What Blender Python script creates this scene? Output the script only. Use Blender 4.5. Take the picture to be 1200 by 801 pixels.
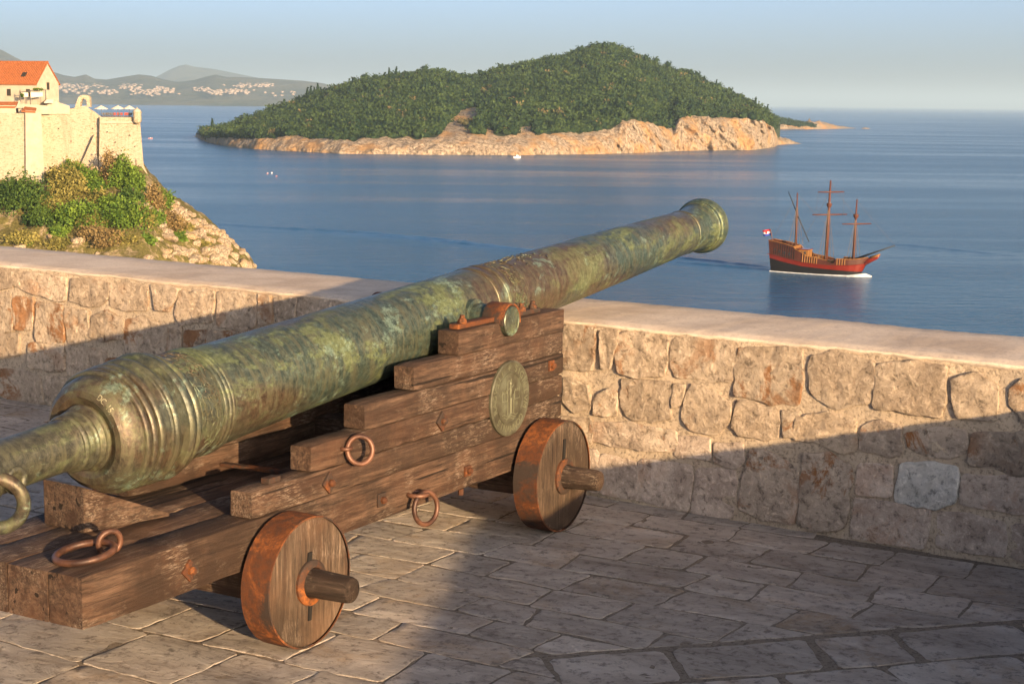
import bpy, bmesh, math, random
import numpy as np
from mathutils import Vector, Matrix, noise as mnoise

for _o in list(bpy.data.objects):
    bpy.data.objects.remove(_o)
scene = bpy.context.scene
COL = scene.collection
rad = math.radians

# ------------------------------------------------------------------ camera
CAM = Vector((3.53013, -3.52415, 1.75242))
R_ = Vector((0.863391, 0.504395, 0.011912))
U_ = Vector((-0.084069, 0.120544, 0.989142))
F_ = Vector((-0.497482, 0.855017, -0.146481))
cd = bpy.data.cameras.new('camera')
cd.sensor_fit = 'HORIZONTAL'
cd.sensor_width = 36.0
cd.lens = 36.0 * 1899.29 / 1200.0
cd.clip_start = 0.1
cd.clip_end = 400000.0
cam = bpy.data.objects.new('camera', cd)
COL.objects.link(cam)
cam.matrix_world = Matrix(((R_.x, U_.x, -F_.x, CAM.x), (R_.y, U_.y, -F_.y, CAM.y), (R_.z, U_.z, -F_.z, CAM.z), (0, 0, 0, 1)))
scene.camera = cam

# ------------------------------------------------------------------ light
SUN_AZ = 60.0      # direction the light travels, degrees from +Y towards -X
SUN_EL = 9.6
world = bpy.data.worlds.new('World')
scene.world = world
world.use_nodes = True
wt = world.node_tree
for n in list(wt.nodes):
    wt.nodes.remove(n)
sky = wt.nodes.new('ShaderNodeTexSky')
sky.sky_type = 'NISHITA'
sky.sun_disc = False
sky.sun_elevation = rad(SUN_EL)
sky.sun_rotation = rad(180 - SUN_AZ)
sky.altitude = 40
sky.air_density = 0.38
sky.dust_density = 2.6
sky.ozone_density = 1.0
bg = wt.nodes.new('ShaderNodeBackground')
bg.inputs['Strength'].default_value = 0.108
wo = wt.nodes.new('ShaderNodeOutputWorld')
wt.links.new(sky.outputs[0], bg.inputs[0])
wt.links.new(bg.outputs[0], wo.inputs[0])
sl = bpy.data.lights.new('sun', 'SUN')
sl.energy = 5.0
sl.angle = rad(0.5)
sl.color = (1.0, 0.69, 0.37)
so = bpy.data.objects.new('sun', sl)
COL.objects.link(so)
a_, e_ = rad(SUN_AZ), rad(SUN_EL)
SUNV = Vector((-math.sin(a_) * math.cos(e_), math.cos(a_) * math.cos(e_), -math.sin(e_)))
so.rotation_euler = SUNV.to_track_quat('-Z', 'Y').to_euler()
so.location = (20, -12, 8)
vs = scene.view_settings
vs.view_transform = 'Standard'
vs.look = 'None'
vs.gamma = 1.0
vs.exposure = 1.45
vs.use_curve_mapping = False

# ------------------------------------------------------------------ helpers
HAZE = 6.0e-5
K = 0.72           # gun and carriage are laid out in wheel units, K metres each
SEA = -40.0
FH = Vector((F_.x, F_.y, 0)).normalized()
RH = Vector((R_.x, R_.y, 0)).normalized()


def land(lat, dep, z):
    """a place in the bay: metres to the right, metres out to sea, height"""
    return Vector((CAM.x, CAM.y, 0)) + RH * lat + FH * dep + Vector((0, 0, z))


def bay(px, py, dep):
    """bearing and elevation mark at a distance out to sea"""
    return land((px - 600) / 1920 * dep, dep, CAM.z + (112.5 + 0.0112 * px - py) / 1920 * dep)


def frange(a, b, n):
    return [a + (b - a) * i / (n - 1) for i in range(n)]


def interp(x, pts):
    if x <= pts[0][0]:
        return pts[0][1]
    for (a, b), (c, d) in zip(pts, pts[1:]):
        if x <= c:
            return b + (d - b) * (x - a) / (c - a)
    return pts[-1][1]


def tag(o, label=None, cat=None, group=None, kind=None):
    if label:
        o['label'] = label
    if cat:
        o['category'] = cat
    if group:
        o['group'] = group
    if kind:
        o['kind'] = kind
    return o


def empty(name, loc=(0, 0, 0), label=None, cat=None, group=None):
    o = bpy.data.objects.new(name, None)
    o.empty_display_size = 0.1
    o.location = loc
    COL.objects.link(o)
    tag(o, label, cat, group)
    return o


def wloc(o):
    v = Vector((0, 0, 0))
    while o is not None:
        v = v + o.location
        o = o.parent
    return v


def link(name, me, mat, parent=None, loc=(0, 0, 0), kind=None):
    o = bpy.data.objects.new(name, me)
    if mat is not None and not me.materials:
        me.materials.append(mat)
    o.location = loc
    COL.objects.link(o)
    if parent is not None:
        o.parent = parent
    if kind:
        o['kind'] = kind
    return o


class MB:
    def __init__(self, k=1.0):
        self.v, self.f, self.k = [], [], k

    def add(self, vs, fs):
        b = len(self.v)
        self.v += [Vector(p) for p in vs]
        self.f += [tuple(i + b for i in f) for f in fs]
        return self

    def box(self, x0, x1, y0, y1, z0, z1):
        v = [(x, y, z) for x in (x0, x1) for y in (y0, y1) for z in (z0, z1)]
        return self.add(v, [(0, 1, 3, 2), (4, 6, 7, 5), (0, 4, 5, 1), (2, 3, 7, 6), (0, 2, 6, 4), (1, 5, 7, 3)])

    def obox(self, c, ax, ay, az):
        """box from centre and three half-extent vectors"""
        c, ax, ay, az = Vector(c), Vector(ax), Vector(ay), Vector(az)
        v = [c + ax * i + ay * j + az * k for i in (-1, 1) for j in (-1, 1) for k in (-1, 1)]
        return self.add(v, [(0, 1, 3, 2), (4, 6, 7, 5), (0, 4, 5, 1), (2, 3, 7, 6), (0, 2, 6, 4), (1, 5, 7, 3)])

    def tube(self, pts, r, n=10, closed=False, cap=True, up=(0, 0, 1)):
        pts = [Vector(p) for p in pts]
        rs = r if isinstance(r, (list, tuple)) else [r] * len(pts)
        m = len(pts)
        V = []
        up = Vector(up)
        prev = None
        for i, p in enumerate(pts):
            if closed:
                t = pts[(i + 1) % m] - pts[i - 1]
            else:
                t = pts[min(i + 1, m - 1)] - pts[max(i - 1, 0)]
            t.normalize()
            if prev is None:
                a = t.cross(up)
                if a.length < 1e-3:
                    a = t.cross(Vector((1, 0, 0)))
            else:
                a = prev - t * prev.dot(t)
            a.normalize()
            prev = a
            b = t.cross(a)
            V += [p + (a * math.cos(2 * math.pi * j / n) + b * math.sin(2 * math.pi * j / n)) * rs[i] for j in range(n)]
        Fs = []
        for i in range(m if closed else m - 1):
            for j in range(n):
                i2 = (i + 1) % m
                Fs.append((i * n + j, i * n + (j + 1) % n, i2 * n + (j + 1) % n, i2 * n + j))
        if cap and not closed:
            Fs.append(tuple(range(n - 1, -1, -1)))
            Fs.append(tuple((m - 1) * n + j for j in range(n)))
        return self.add(V, Fs)

    def torus(self, c, R, r, axis='x', n=28, m=10, arc=(0, 2 * math.pi), rx=1.0, rot=None):
        full = abs(arc[1] - arc[0] - 2 * math.pi) < 1e-4
        pts = []
        cnt = n if full else n + 1
        for i in range(cnt):
            t = arc[0] + (arc[1] - arc[0]) * i / n
            u, w = R * rx * math.cos(t), R * math.sin(t)
            p = {'x': Vector((0, u, w)), 'y': Vector((u, 0, w)), 'z': Vector((u, w, 0))}[axis]
            if rot is not None:
                p = rot @ p
            pts.append(Vector(c) + p)
        return self.tube(pts, r, m, closed=full)

    def lathe(self, prof, n=32, axis='y', c=(0, 0, 0), cap=True):
        """prof: (position along the axis, radius)"""
        V = []
        for s, r in prof:
            for j in range(n):
                a = 2 * math.pi * j / n
                p = {'y': (r * math.cos(a), s, r * math.sin(a)), 'x': (s, r * math.cos(a), r * math.sin(a)),
                     'z': (r * math.cos(a), r * math.sin(a), s)}[axis]
                V.append(Vector(p) + Vector(c))
        Fs = []
        for i in range(len(prof) - 1):
            for j in range(n):
                Fs.append((i * n + j, i * n + (j + 1) % n, (i + 1) * n + (j + 1) % n, (i + 1) * n + j))
        if cap:
            Fs.append(tuple(range(n)))
            Fs.append(tuple((len(prof) - 1) * n + j for j in range(n - 1, -1, -1)))
        return self.add(V, Fs)

    def prism(self, poly, d):
        """closed polygon of 3-D points pushed along the vector d"""
        d = Vector(d)
        n = len(poly)
        V = [Vector(p) for p in poly] + [Vector(p) + d for p in poly]
        Fs = [tuple(range(n)), tuple(range(2 * n - 1, n - 1, -1))]
        Fs += [(i, i + n, (i + 1) % n + n, (i + 1) % n) for i in range(n)]
        return self.add(V, Fs)

    def build(self, name, mat, parent=None, smooth=False, bevel=0.0, seg=2, origin='center', kind=None, angle=None):
        V = [p * self.k for p in self.v]
        if origin == 'center':
            lo = Vector((min(p.x for p in V), min(p.y for p in V), min(p.z for p in V)))
            hi = Vector((max(p.x for p in V), max(p.y for p in V), max(p.z for p in V)))
            c = (lo + hi) / 2
        else:
            c = Vector(origin)
        me = bpy.data.meshes.new(name)
        me.from_pydata([p - c for p in V], [], self.f)
        bm = bmesh.new()
        bm.from_mesh(me)
        bmesh.ops.recalc_face_normals(bm, faces=bm.faces)
        if bevel:
            es = [e for e in bm.edges if len(e.link_faces) == 2 and e.calc_face_angle(0) > 0.6]
            bmesh.ops.bevel(bm, geom=es, offset=bevel * self.k, segments=seg, affect='EDGES', profile=0.6)
        bm.to_mesh(me)
        bm.free()
        if smooth or angle:
            me.polygons.foreach_set('use_smooth', [True] * len(me.polygons))
            if angle:
                me.set_sharp_from_angle(angle=rad(angle))
        return link(name, me, mat, parent, c - wloc(parent) if parent else c, kind)


def soup(name, verts, faces, mat, parent=None, loc=(0, 0, 0), kind=None, smooth=False, colors=None):
    """fast mesh from numpy arrays (all faces the same size)"""
    verts = np.asarray(verts, dtype=np.float32)
    faces = np.asarray(faces, dtype=np.int32)
    k = faces.shape[1]
    me = bpy.data.meshes.new(name)
    me.vertices.add(len(verts))
    me.vertices.foreach_set('co', verts.ravel())
    me.loops.add(faces.size)
    me.loops.foreach_set('vertex_index', faces.ravel())
    me.polygons.add(len(faces))
    me.polygons.foreach_set('loop_start', np.arange(0, faces.size, k, dtype=np.int32))
    if smooth:
        me.polygons.foreach_set('use_smooth', np.ones(len(faces), dtype=bool))
    me.update(calc_edges=True)
    if colors is not None:
        at = me.color_attributes.new('tint', 'FLOAT_COLOR', 'POINT')
        c = np.ones((len(verts), 4), dtype=np.float32)
        c[:, :3] = np.asarray(colors)[:, None] if np.asarray(colors).ndim == 1 else colors
        at.data.foreach_set('color', c.ravel())
    me.validate()
    return link(name, me, mat, parent, loc, kind)


def fb(p, oct=4):
    return mnoise.fractal(Vector(p), 1.0, 2.1, oct)


# ------------------------------------------------------------------ materials
class Mat:
    def __init__(self, name, rough=0.8, metal=0.0, spec=0.3, coord='Object', scale=(1, 1, 1), bumpstr=None):
        self.m = bpy.data.materials.new(name)
        self.m.use_nodes = True
        self.nt = self.m.node_tree
        self.b = self.nt.nodes['Principled BSDF']
        self.b.inputs['Roughness'].default_value = rough
        self.b.inputs['Metallic'].default_value = metal
        self.b.inputs['Specular IOR Level'].default_value = spec
        tc = self.nt.nodes.new('ShaderNodeTexCoord')
        self.tc = tc
        if coord == 'World':
            g = self.nt.nodes.new('ShaderNodeNewGeometry')
            src = g.outputs['Position']
        else:
            src = tc.outputs[coord]
        self.base = src
        self.oi = self.nt.nodes.new('ShaderNodeObjectInfo')
        if coord == 'Object':       # shift the pattern from piece to piece
            ad = self.nt.nodes.new('ShaderNodeVectorMath')
            ad.operation = 'MULTIPLY_ADD'
            cb = self.nt.nodes.new('ShaderNodeCombineXYZ')
            for i in range(3):
                self.nt.links.new(self.oi.outputs['Random'], cb.inputs[i])
            self.nt.links.new(cb.outputs[0], ad.inputs[0])
            ad.inputs[1].default_value = (37.0, 53.0, 71.0)
            self.nt.links.new(src, ad.inputs[2])
            src = ad.outputs[0]
        self.src = src
        self.v = self.map(scale)
        self.nrm = None

    def L(self, a, b):
        self.nt.links.new(a, b)

    def map(self, scale, src=None, rot=(0, 0, 0)):
        mp = self.nt.nodes.new('ShaderNodeMapping')
        mp.inputs['Scale'].default_value = scale
        mp.inputs['Rotation'].default_value = rot
        self.L(src or self.src, mp.inputs[0])
        return mp.outputs[0]

    def noise(self, sc, det=6, ro=0.6, dist=0.0, v=None, kind='FBM'):
        n = self.nt.nodes.new('ShaderNodeTexNoise')
        n.noise_type = kind
        n.inputs['Scale'].default_value = sc
        n.inputs['Detail'].default_value = det
        n.inputs['Roughness'].default_value = ro
        n.inputs['Distortion'].default_value = dist
        self.L(v or self.v, n.inputs['Vector'])
        return n.outputs[0]

    def voro(self, sc, feat='F1', v=None, out=0, rnd=1.0):
        n = self.nt.nodes.new('ShaderNodeTexVoronoi')
        n.feature = feat
        n.inputs['Scale'].default_value = sc
        n.inputs['Randomness'].default_value = rnd
        self.L(v or self.v, n.inputs['Vector'])
        return n.outputs[out]

    def ramp(self, fac, stops):
        r = self.nt.nodes.new('ShaderNodeValToRGB')
        el = r.color_ramp.elements
        while len(el) > 1:
            el.remove(el[-1])
        for i, (p, c) in enumerate(stops):
            if not isinstance(c, (tuple, list)):
                c = (c, c, c)
            e = el[0] if i == 0 else el.new(p)
            e.position = p
            e.color = (*c, 1)
        self.L(fac, r.inputs[0])
        return r.outputs[0]

    def mix(self, fac, a, b, mode='MIX'):
        m = self.nt.nodes.new('ShaderNodeMix')
        m.data_type = 'RGBA'
        m.blend_type = mode
        m.clamp_factor = True
        for v, i in ((fac, 0), (a, 6), (b, 7)):
            if isinstance(v, (int, float)):
                m.inputs[i].default_value = v if i == 0 else (v, v, v, 1)
            elif isinstance(v, tuple):
                m.inputs[i].default_value = (*v, 1)
            else:
                self.L(v, m.inputs[i])
        return m.outputs[2]

    def math(self, op, a, b=0.0, clamp=False):
        m = self.nt.nodes.new('ShaderNodeMath')
        m.operation = op
        m.use_clamp = clamp
        for v, i in ((a, 0), (b, 1)):
            if isinstance(v, (int, float)):
                m.inputs[i].default_value = v
            else:
                self.L(v, m.inputs[i])
        return m.outputs[0]

    def color(self, c):
        if isinstance(c, tuple):
            self.b.inputs['Base Color'].default_value = (*c, 1)
        else:
            self.L(c, self.b.inputs['Base Color'])
        return self

    def vary(self, c, amt=0.25):
        """brightness differs from piece to piece"""
        f = self.math('MULTIPLY_ADD', self.oi.outputs['Random'], amt * 2)
        f.node.inputs[2].default_value = 1 - amt
        return self.mix(1.0, c, f, 'MULTIPLY')

    def rough(self, s):
        self.L(s, self.b.inputs['Roughness'])
        return self

    def bump(self, h, strength=0.5, dist=0.01):
        b = self.nt.nodes.new('ShaderNodeBump')
        b.inputs['Strength'].default_value = strength
        b.inputs['Distance'].default_value = dist
        self.L(h, b.inputs['Height'])
        if self.nrm is not None:
            self.L(self.nrm, b.inputs['Normal'])
        self.nrm = b.outputs[0]
        self.L(self.nrm, self.b.inputs['Normal'])
        return self


def plain(name, c, rough=0.7, metal=0.0, var=0.15, sc=6.0):
    m = Mat(name, rough, metal)
    n = m.noise(sc, 4)
    m.color(m.mix(n, tuple(x * (1 - var) for x in c), tuple(min(1, x * (1 + var)) for x in c)))
    return m.m


def wood(name, axis='y', tone=(0.078, 0.047, 0.031)):
    st = {'x': (1, 14, 14), 'y': (14, 1, 14), 'z': (14, 14, 1)}[axis]
    m = Mat(name, 0.78, 0, 0.25)
    g = m.map(tuple(s * 1.6 for s in st))
    g2 = m.map(tuple((s ** 0.72) * 5 for s in st))
    fine = m.noise(3.0, 10, 0.75, 0.5, v=g)
    mid = m.noise(0.8, 6, 0.65, 1.0, v=g)
    speck = m.noise(5.0, 8, 0.8, 0.2, v=g2)
    patch = m.noise(3.0, 6, 0.65, 0.4)
    t = Vector(tone)
    c = m.ramp(fine, [(0.36, tuple(t * 0.22)), (0.45, tuple(t * 0.75)), (0.53, tuple(t * 1.2)), (0.63, tuple(t * 2.1))])
    c = m.mix(m.ramp(mid, [(0.40, 0.8), (0.52, 0.0)]), c, tuple(Vector((t.x * 0.55, t.y * 0.45, t.z * 0.42))))
    c = m.mix(m.ramp(patch, [(0.48, 0.0), (0.64, 0.5)]), c, (t.x * 1.4, t.y * 1.15, t.z * 0.95))
    c = m.mix(m.ramp(m.noise(1.7, 6, 0.7, 0.3), [(0.44, 0.7), (0.56, 0.0)]), c, tuple(t * 0.38))
    worn = m.math('MULTIPLY', m.ramp(speck, [(0.50, 0.0), (0.57, 1.0)]), m.ramp(m.noise(4.5, 5, 0.65, 0.5), [(0.50, 0.0), (0.66, 0.7)]))
    c = m.mix(worn, c, (0.30, 0.23, 0.175))
    crack = m.ramp(m.noise(0.9, 3, 0.5, 0.1, v=m.map(tuple((s * 2.2 if s > 1 else 0.9) for s in st))), [(0.32, 1.0), (0.335, 0.0)])
    c = m.mix(m.math('MULTIPLY', crack, 0.9), c, tuple(t * 0.10))
    m.color(m.vary(c, 0.2))
    m.bump(fine, 1.0, 0.010)
    m.bump(speck, 0.5, 0.006)
    m.bump(crack, -0.8, 0.006)
    return m.m


def rust(name, tint=1.0):
    m = Mat(name, 0.78, 0.2, 0.3)
    a = m.noise(5, 8, 0.72, 0.6)
    b = m.noise(40, 6, 0.75)
    d = m.noise(3.4, 7, 0.7, 0.3)
    c = m.ramp(a, [(0.3, (0.055, 0.024, 0.014)), (0.5, (0.125 * tint, 0.042 * tint, 0.014)), (0.62, (0.30 * tint, 0.098 * tint, 0.024))])
    c = m.mix(m.ramp(b, [(0.46, 0.0), (0.58, 0.75)]), c, (0.065, 0.030, 0.018))
    c = m.mix(m.ramp(d, [(0.50, 0.0), (0.56, 0.85)]), c, (0.034, 0.028, 0.024))
    m.color(c)
    m.bump(b, 0.7, 0.005)
    m.bump(d, 0.4, 0.006)
    return m.m


def iron_ring():
    m = Mat('iron_ring', 0.5, 0.35, 0.45)
    a = m.noise(10, 5)
    m.color(m.ramp(a, [(0.38, (0.042, 0.021, 0.015)), (0.52, (0.115, 0.052, 0.031)), (0.66, (0.175, 0.082, 0.05))]))
    m.bump(m.noise(60, 4), 0.25, 0.003)
    return m.m


def bronze():
    m = Mat('bronze_patina', 0.5, 0.45, 0.5)
    v = m.map((1, 0.55, 1))
    big = m.noise(1.7, 9, 0.6, 0.5, v=v)
    mid = m.noise(5.0, 14, 0.8, 0.4, v=v)
    mint = m.noise(6.5, 13, 0.78, 0.3, v=m.map((1, 0.7, 1), rot=(0.3, 0.0, 0.4)))
    sm = m.noise(48, 8, 0.78, 0.2)
    str_ = m.noise(7, 9, 0.78, 0.5, v=m.map((1.2, 5.0, 1.2), rot=(0.35, 0.1, 0.3)))
    br = m.ramp(sm, [(0.36, (0.036, 0.025, 0.018)), (0.50, (0.074, 0.050, 0.032)), (0.66, (0.13, 0.09, 0.058))])
    ol = m.ramp(sm, [(0.36, (0.022, 0.036, 0.032)), (0.50, (0.048, 0.072, 0.058)), (0.66, (0.100, 0.138, 0.108))])
    yl = m.ramp(sm, [(0.36, (0.075, 0.095, 0.040)), (0.52, (0.138, 0.165, 0.074)), (0.66, (0.215, 0.25, 0.125))])
    mn = m.ramp(sm, [(0.40, (0.11, 0.17, 0.13)), (0.60, (0.28, 0.38, 0.29))])
    sp_ = m.nt.nodes.new('ShaderNodeSeparateXYZ')
    m.L(m.base, sp_.inputs[0])
    # the handled breech stays bronze, the exposed chase has turned green
    along = m.ramp(m.math('ADD', m.math('MULTIPLY', sp_.outputs['Y'], 0.2), 0.5), [(0.08, 0.45), (0.26, 0.9), (0.8, 1.0)])
    c = m.mix(m.math('MULTIPLY', m.ramp(big, [(0.43, 0.0), (0.54, 1.0)]), along), br, ol)
    c = m.mix(m.ramp(str_, [(0.47, 0.0), (0.57, 0.6)]), c, (0.125, 0.118, 0.068))
    c = m.mix(m.math('MULTIPLY', m.ramp(mid, [(0.525, 0.0), (0.570, 0.85)]), m.math('MULTIPLY', along, m.ramp(big, [(0.40, 0.4), (0.56, 1.0)]))), c, yl)
    c = m.mix(m.ramp(mint, [(0.555, 0.0), (0.60, 0.55)]), c, mn)
    m.color(c)
    m.rough(m.ramp(mid, [(0.42, 0.30), (0.58, 0.60)]))
    m.bump(sm, 0.25, 0.006)
    m.bump(mid, 0.3, 0.007)
    m.bump(str_, 0.15, 0.006)
    return m.m


def stone(name, lo, hi, bump=0.9, stain=0.5, pits=True, world=False, grain=16):
    m = Mat(name, 0.92, 0, 0.15, coord='World' if world else 'Object')
    a = m.noise(3.2, 8, 0.68, 0.5)
    b = m.noise(grain, 10, 0.74, 0.3)
    ch = m.voro(11.0, 'F1', v=m.mix(0.22, m.v, m.noise(7.0, 5, 0.7)))
    c = m.mix(m.ramp(a, [(0.4, 0.0), (0.6, 1.0)]), lo, hi)
    c = m.mix(m.ramp(b, [(0.36, 0.9), (0.47, 0.0)]), c, tuple(x * 0.42 for x in lo))
    c = m.mix(m.ramp(b, [(0.53, 0.0), (0.62, 0.6)]), c, tuple(min(1, x * 1.35) for x in hi))
    if stain:
        s = m.math('MULTIPLY', m.ramp(m.noise(4.5, 8, 0.75, 0.5), [(0.52, 0.0), (0.58, 1.0)]), m.ramp(m.noise(1.6, 3), [(0.44, 0.0), (0.58, 1.0)]))
        c = m.mix(m.math('MULTIPLY', s, stain), c, (0.30, 0.12, 0.035))
    m.color(m.vary(c, 0.17))
    m.bump(a, 0.8 * bump, 0.06)
    m.bump(ch, 0.55 * bump, 0.03)
    m.bump(b, bump, 0.030)
    if pits:
        m.bump(m.noise(80, 5, 0.75), 0.5 * bump, 0.008)
    return m.m


def paving():
    m = Mat('flagstone', 0.88, 0, 0.22)
    lay = m.noise(2.3, 12, 0.72, 0.9, v=m.map((1.0, 2.6, 1.0), rot=(0, 0, 0.35)))
    flake = m.voro(4.0, 'F1', v=m.mix(0.35, m.map((1.0, 2.2, 1.0), rot=(0, 0, 0.5)), m.noise(3.0, 6, 0.7)))
    fine = m.noise(26, 9, 0.75)
    c = m.ramp(lay, [(0.38, (0.41, 0.342, 0.285)), (0.5, (0.54, 0.463, 0.392)), (0.62, (0.63, 0.555, 0.48))])
    c = m.mix(m.ramp(m.noise(1.4, 7, 0.7, 0.5), [(0.54, 0.0), (0.66, 0.6)]), c, (0.42, 0.27, 0.14))
    c = m.mix(m.ramp(fine, [(0.38, 0.8), (0.48, 0.0)]), c, (0.20, 0.165, 0.138))
    c = m.mix(m.ramp(fine, [(0.54, 0.0), (0.64, 0.5)]), c, (0.58, 0.52, 0.46))
    m.color(m.vary(c, 0.14))
    m.bump(lay, 1.0, 0.075)
    m.bump(flake, 0.5, 0.035)
    m.bump(fine, 0.8, 0.012)
    return m.m


def mortar(name, c0, c1, world=True):
    m = Mat(name, 0.95, 0, 0.15, coord='World' if world else 'Object')
    a = m.noise(5, 6, 0.7)
    b = m.noise(70, 5, 0.75)
    m.color(m.mix(m.ramp(b, [(0.40, 0.8), (0.5, 0.0)]), m.mix(a, c0, c1), tuple(x * 0.5 for x in c0)))
    m.bump(a, 0.5, 0.03)
    m.bump(b, 0.8, 0.008)
    return m.m


def leafy(name, c0, c1, trans=0.25):
    m = Mat(name, 0.75, 0, 0.2, coord='World')
    at = m.nt.nodes.new('ShaderNodeAttribute')
    at.attribute_name = 'tint'
    sp = m.nt.nodes.new('ShaderNodeSeparateColor')
    m.L(at.outputs['Color'], sp.inputs[0])
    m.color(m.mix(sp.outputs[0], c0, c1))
    m.b.inputs['Subsurface Weight'].default_value = 0.0
    return m.m


M = {}
M['wood'] = wood('weathered_oak', 'y')
M['wood_x'] = wood('weathered_oak_crosswise', 'x')
M['wood_z'] = wood('weathered_oak_upright', 'z', (0.092, 0.062, 0.042))
M['axle'] = wood('dark_axle_oak', 'x', (0.045, 0.030, 0.022))
M['rust'] = rust('rusty_iron')
M['rust_o'] = rust('orange_rusty_iron', 0.9)
M['ring'] = iron_ring()
M['bronze'] = bronze()
M['stone'] = stone('limestone_block', (0.42, 0.325, 0.240), (0.58, 0.465, 0.355), 1.0, 0.8, grain=30)
M['stone_low'] = stone('dressed_limestone', (0.36, 0.285, 0.232), (0.50, 0.41, 0.34), 0.6, 0.3, grain=30)
M['stone_pale'] = stone('pale_limestone', (0.52, 0.50, 0.46), (0.74, 0.71, 0.66), 1.0, 0.0, grain=26)
M['stone_stained'] = stone('stained_limestone', (0.33, 0.26, 0.205), (0.54, 0.44, 0.35), 0.9, 0.95, grain=28)
M['mortar'] = mortar('lime_mortar', (0.36, 0.285, 0.210), (0.50, 0.405, 0.305))
M['joint'] = mortar('paving_joint', (0.16, 0.127, 0.096), (0.28, 0.228, 0.175))
M['paving'] = paving()
M['black'] = plain('soot_black', (0.012, 0.010, 0.009), 0.9)


def medal():
    m = Mat('medallion_bronze', 0.55, 0.3, 0.4)
    n = m.noise(14, 5, 0.7)
    m.color(m.ramp(n, [(0.38, (0.050, 0.044, 0.028)), (0.52, (0.080, 0.076, 0.050)), (0.66, (0.115, 0.118, 0.08))]))
    m.bump(m.noise(50, 4), 0.2, 0.003)
    return m.m


M['medal'] = medal()
M['medal_hi'] = plain('medallion_rubbed', (0.135, 0.135, 0.088), 0.5, 0.3)
M['pale_mark'] = plain('scratched_bronze', (0.30, 0.27, 0.17), 0.5, 0.2)

# ------------------------------------------------------------------ sea
def water():
    m = Mat('sea_water', 0.12, 0, 0.5, coord='World')
    m.b.inputs['IOR'].default_value = 1.33
    ang = math.atan2(RH.y, RH.x)
    v = m.map((1, 1, 0), rot=(0, 0, -ang))
    sw = m.map((0.5, 1.4, 0), src=v)
    n1 = m.noise(0.22, 5, 0.6, 0.3, v=sw)
    n2 = m.noise(1.3, 3, 0.55, 0.2, v=sw)
    slick = m.noise(1.0, 5, 0.6, 0.4, v=m.map((0.0022, 0.012, 0), src=v))
    slick2 = m.noise(1.0, 4, 0.6, 0.2, v=m.map((0.0005, 0.006, 0), src=v))
    sl = m.math('MULTIPLY', m.ramp(slick, [(0.40, 0.45), (0.58, 1.0)]), m.ramp(slick2, [(0.38, 0.55), (0.55, 1.0)]))
    m.color(m.mix(slick, (0.004, 0.050, 0.125), (0.010, 0.075, 0.165)))
    m.bump(m.math('MULTIPLY', n1, sl), 1.0, 3.4)
    m.bump(m.math('MULTIPLY', n2, sl), 1.0, 0.7)
    m.rough(m.ramp(sl, [(0.2, 0.12), (0.9, 0.22)]))
    return m.m


M['sea'] = water()
ME = 150000.0
o = MB().add([(-ME, -ME, SEA), (ME, -ME, SEA), (ME, ME, SEA), (-ME, ME, SEA)], [(0, 1, 2, 3)]).build('sea', M['sea'])
tag(o, kind='structure')

# ------------------------------------------------------------------ terrace and parapets
WTH = -0.0588
WD = Vector((math.cos(WTH), math.sin(WTH), 0))     # along the sea parapet
WN = Vector((-math.sin(WTH), math.cos(WTH), 0))    # out to sea
W0 = Vector((0, 2.8387, 0))
WH = 0.792
WT = 0.751


def wallp(s, z, out=0.0):
    return W0 + WD * s + WN * out + Vector((0, 0, z))


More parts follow.
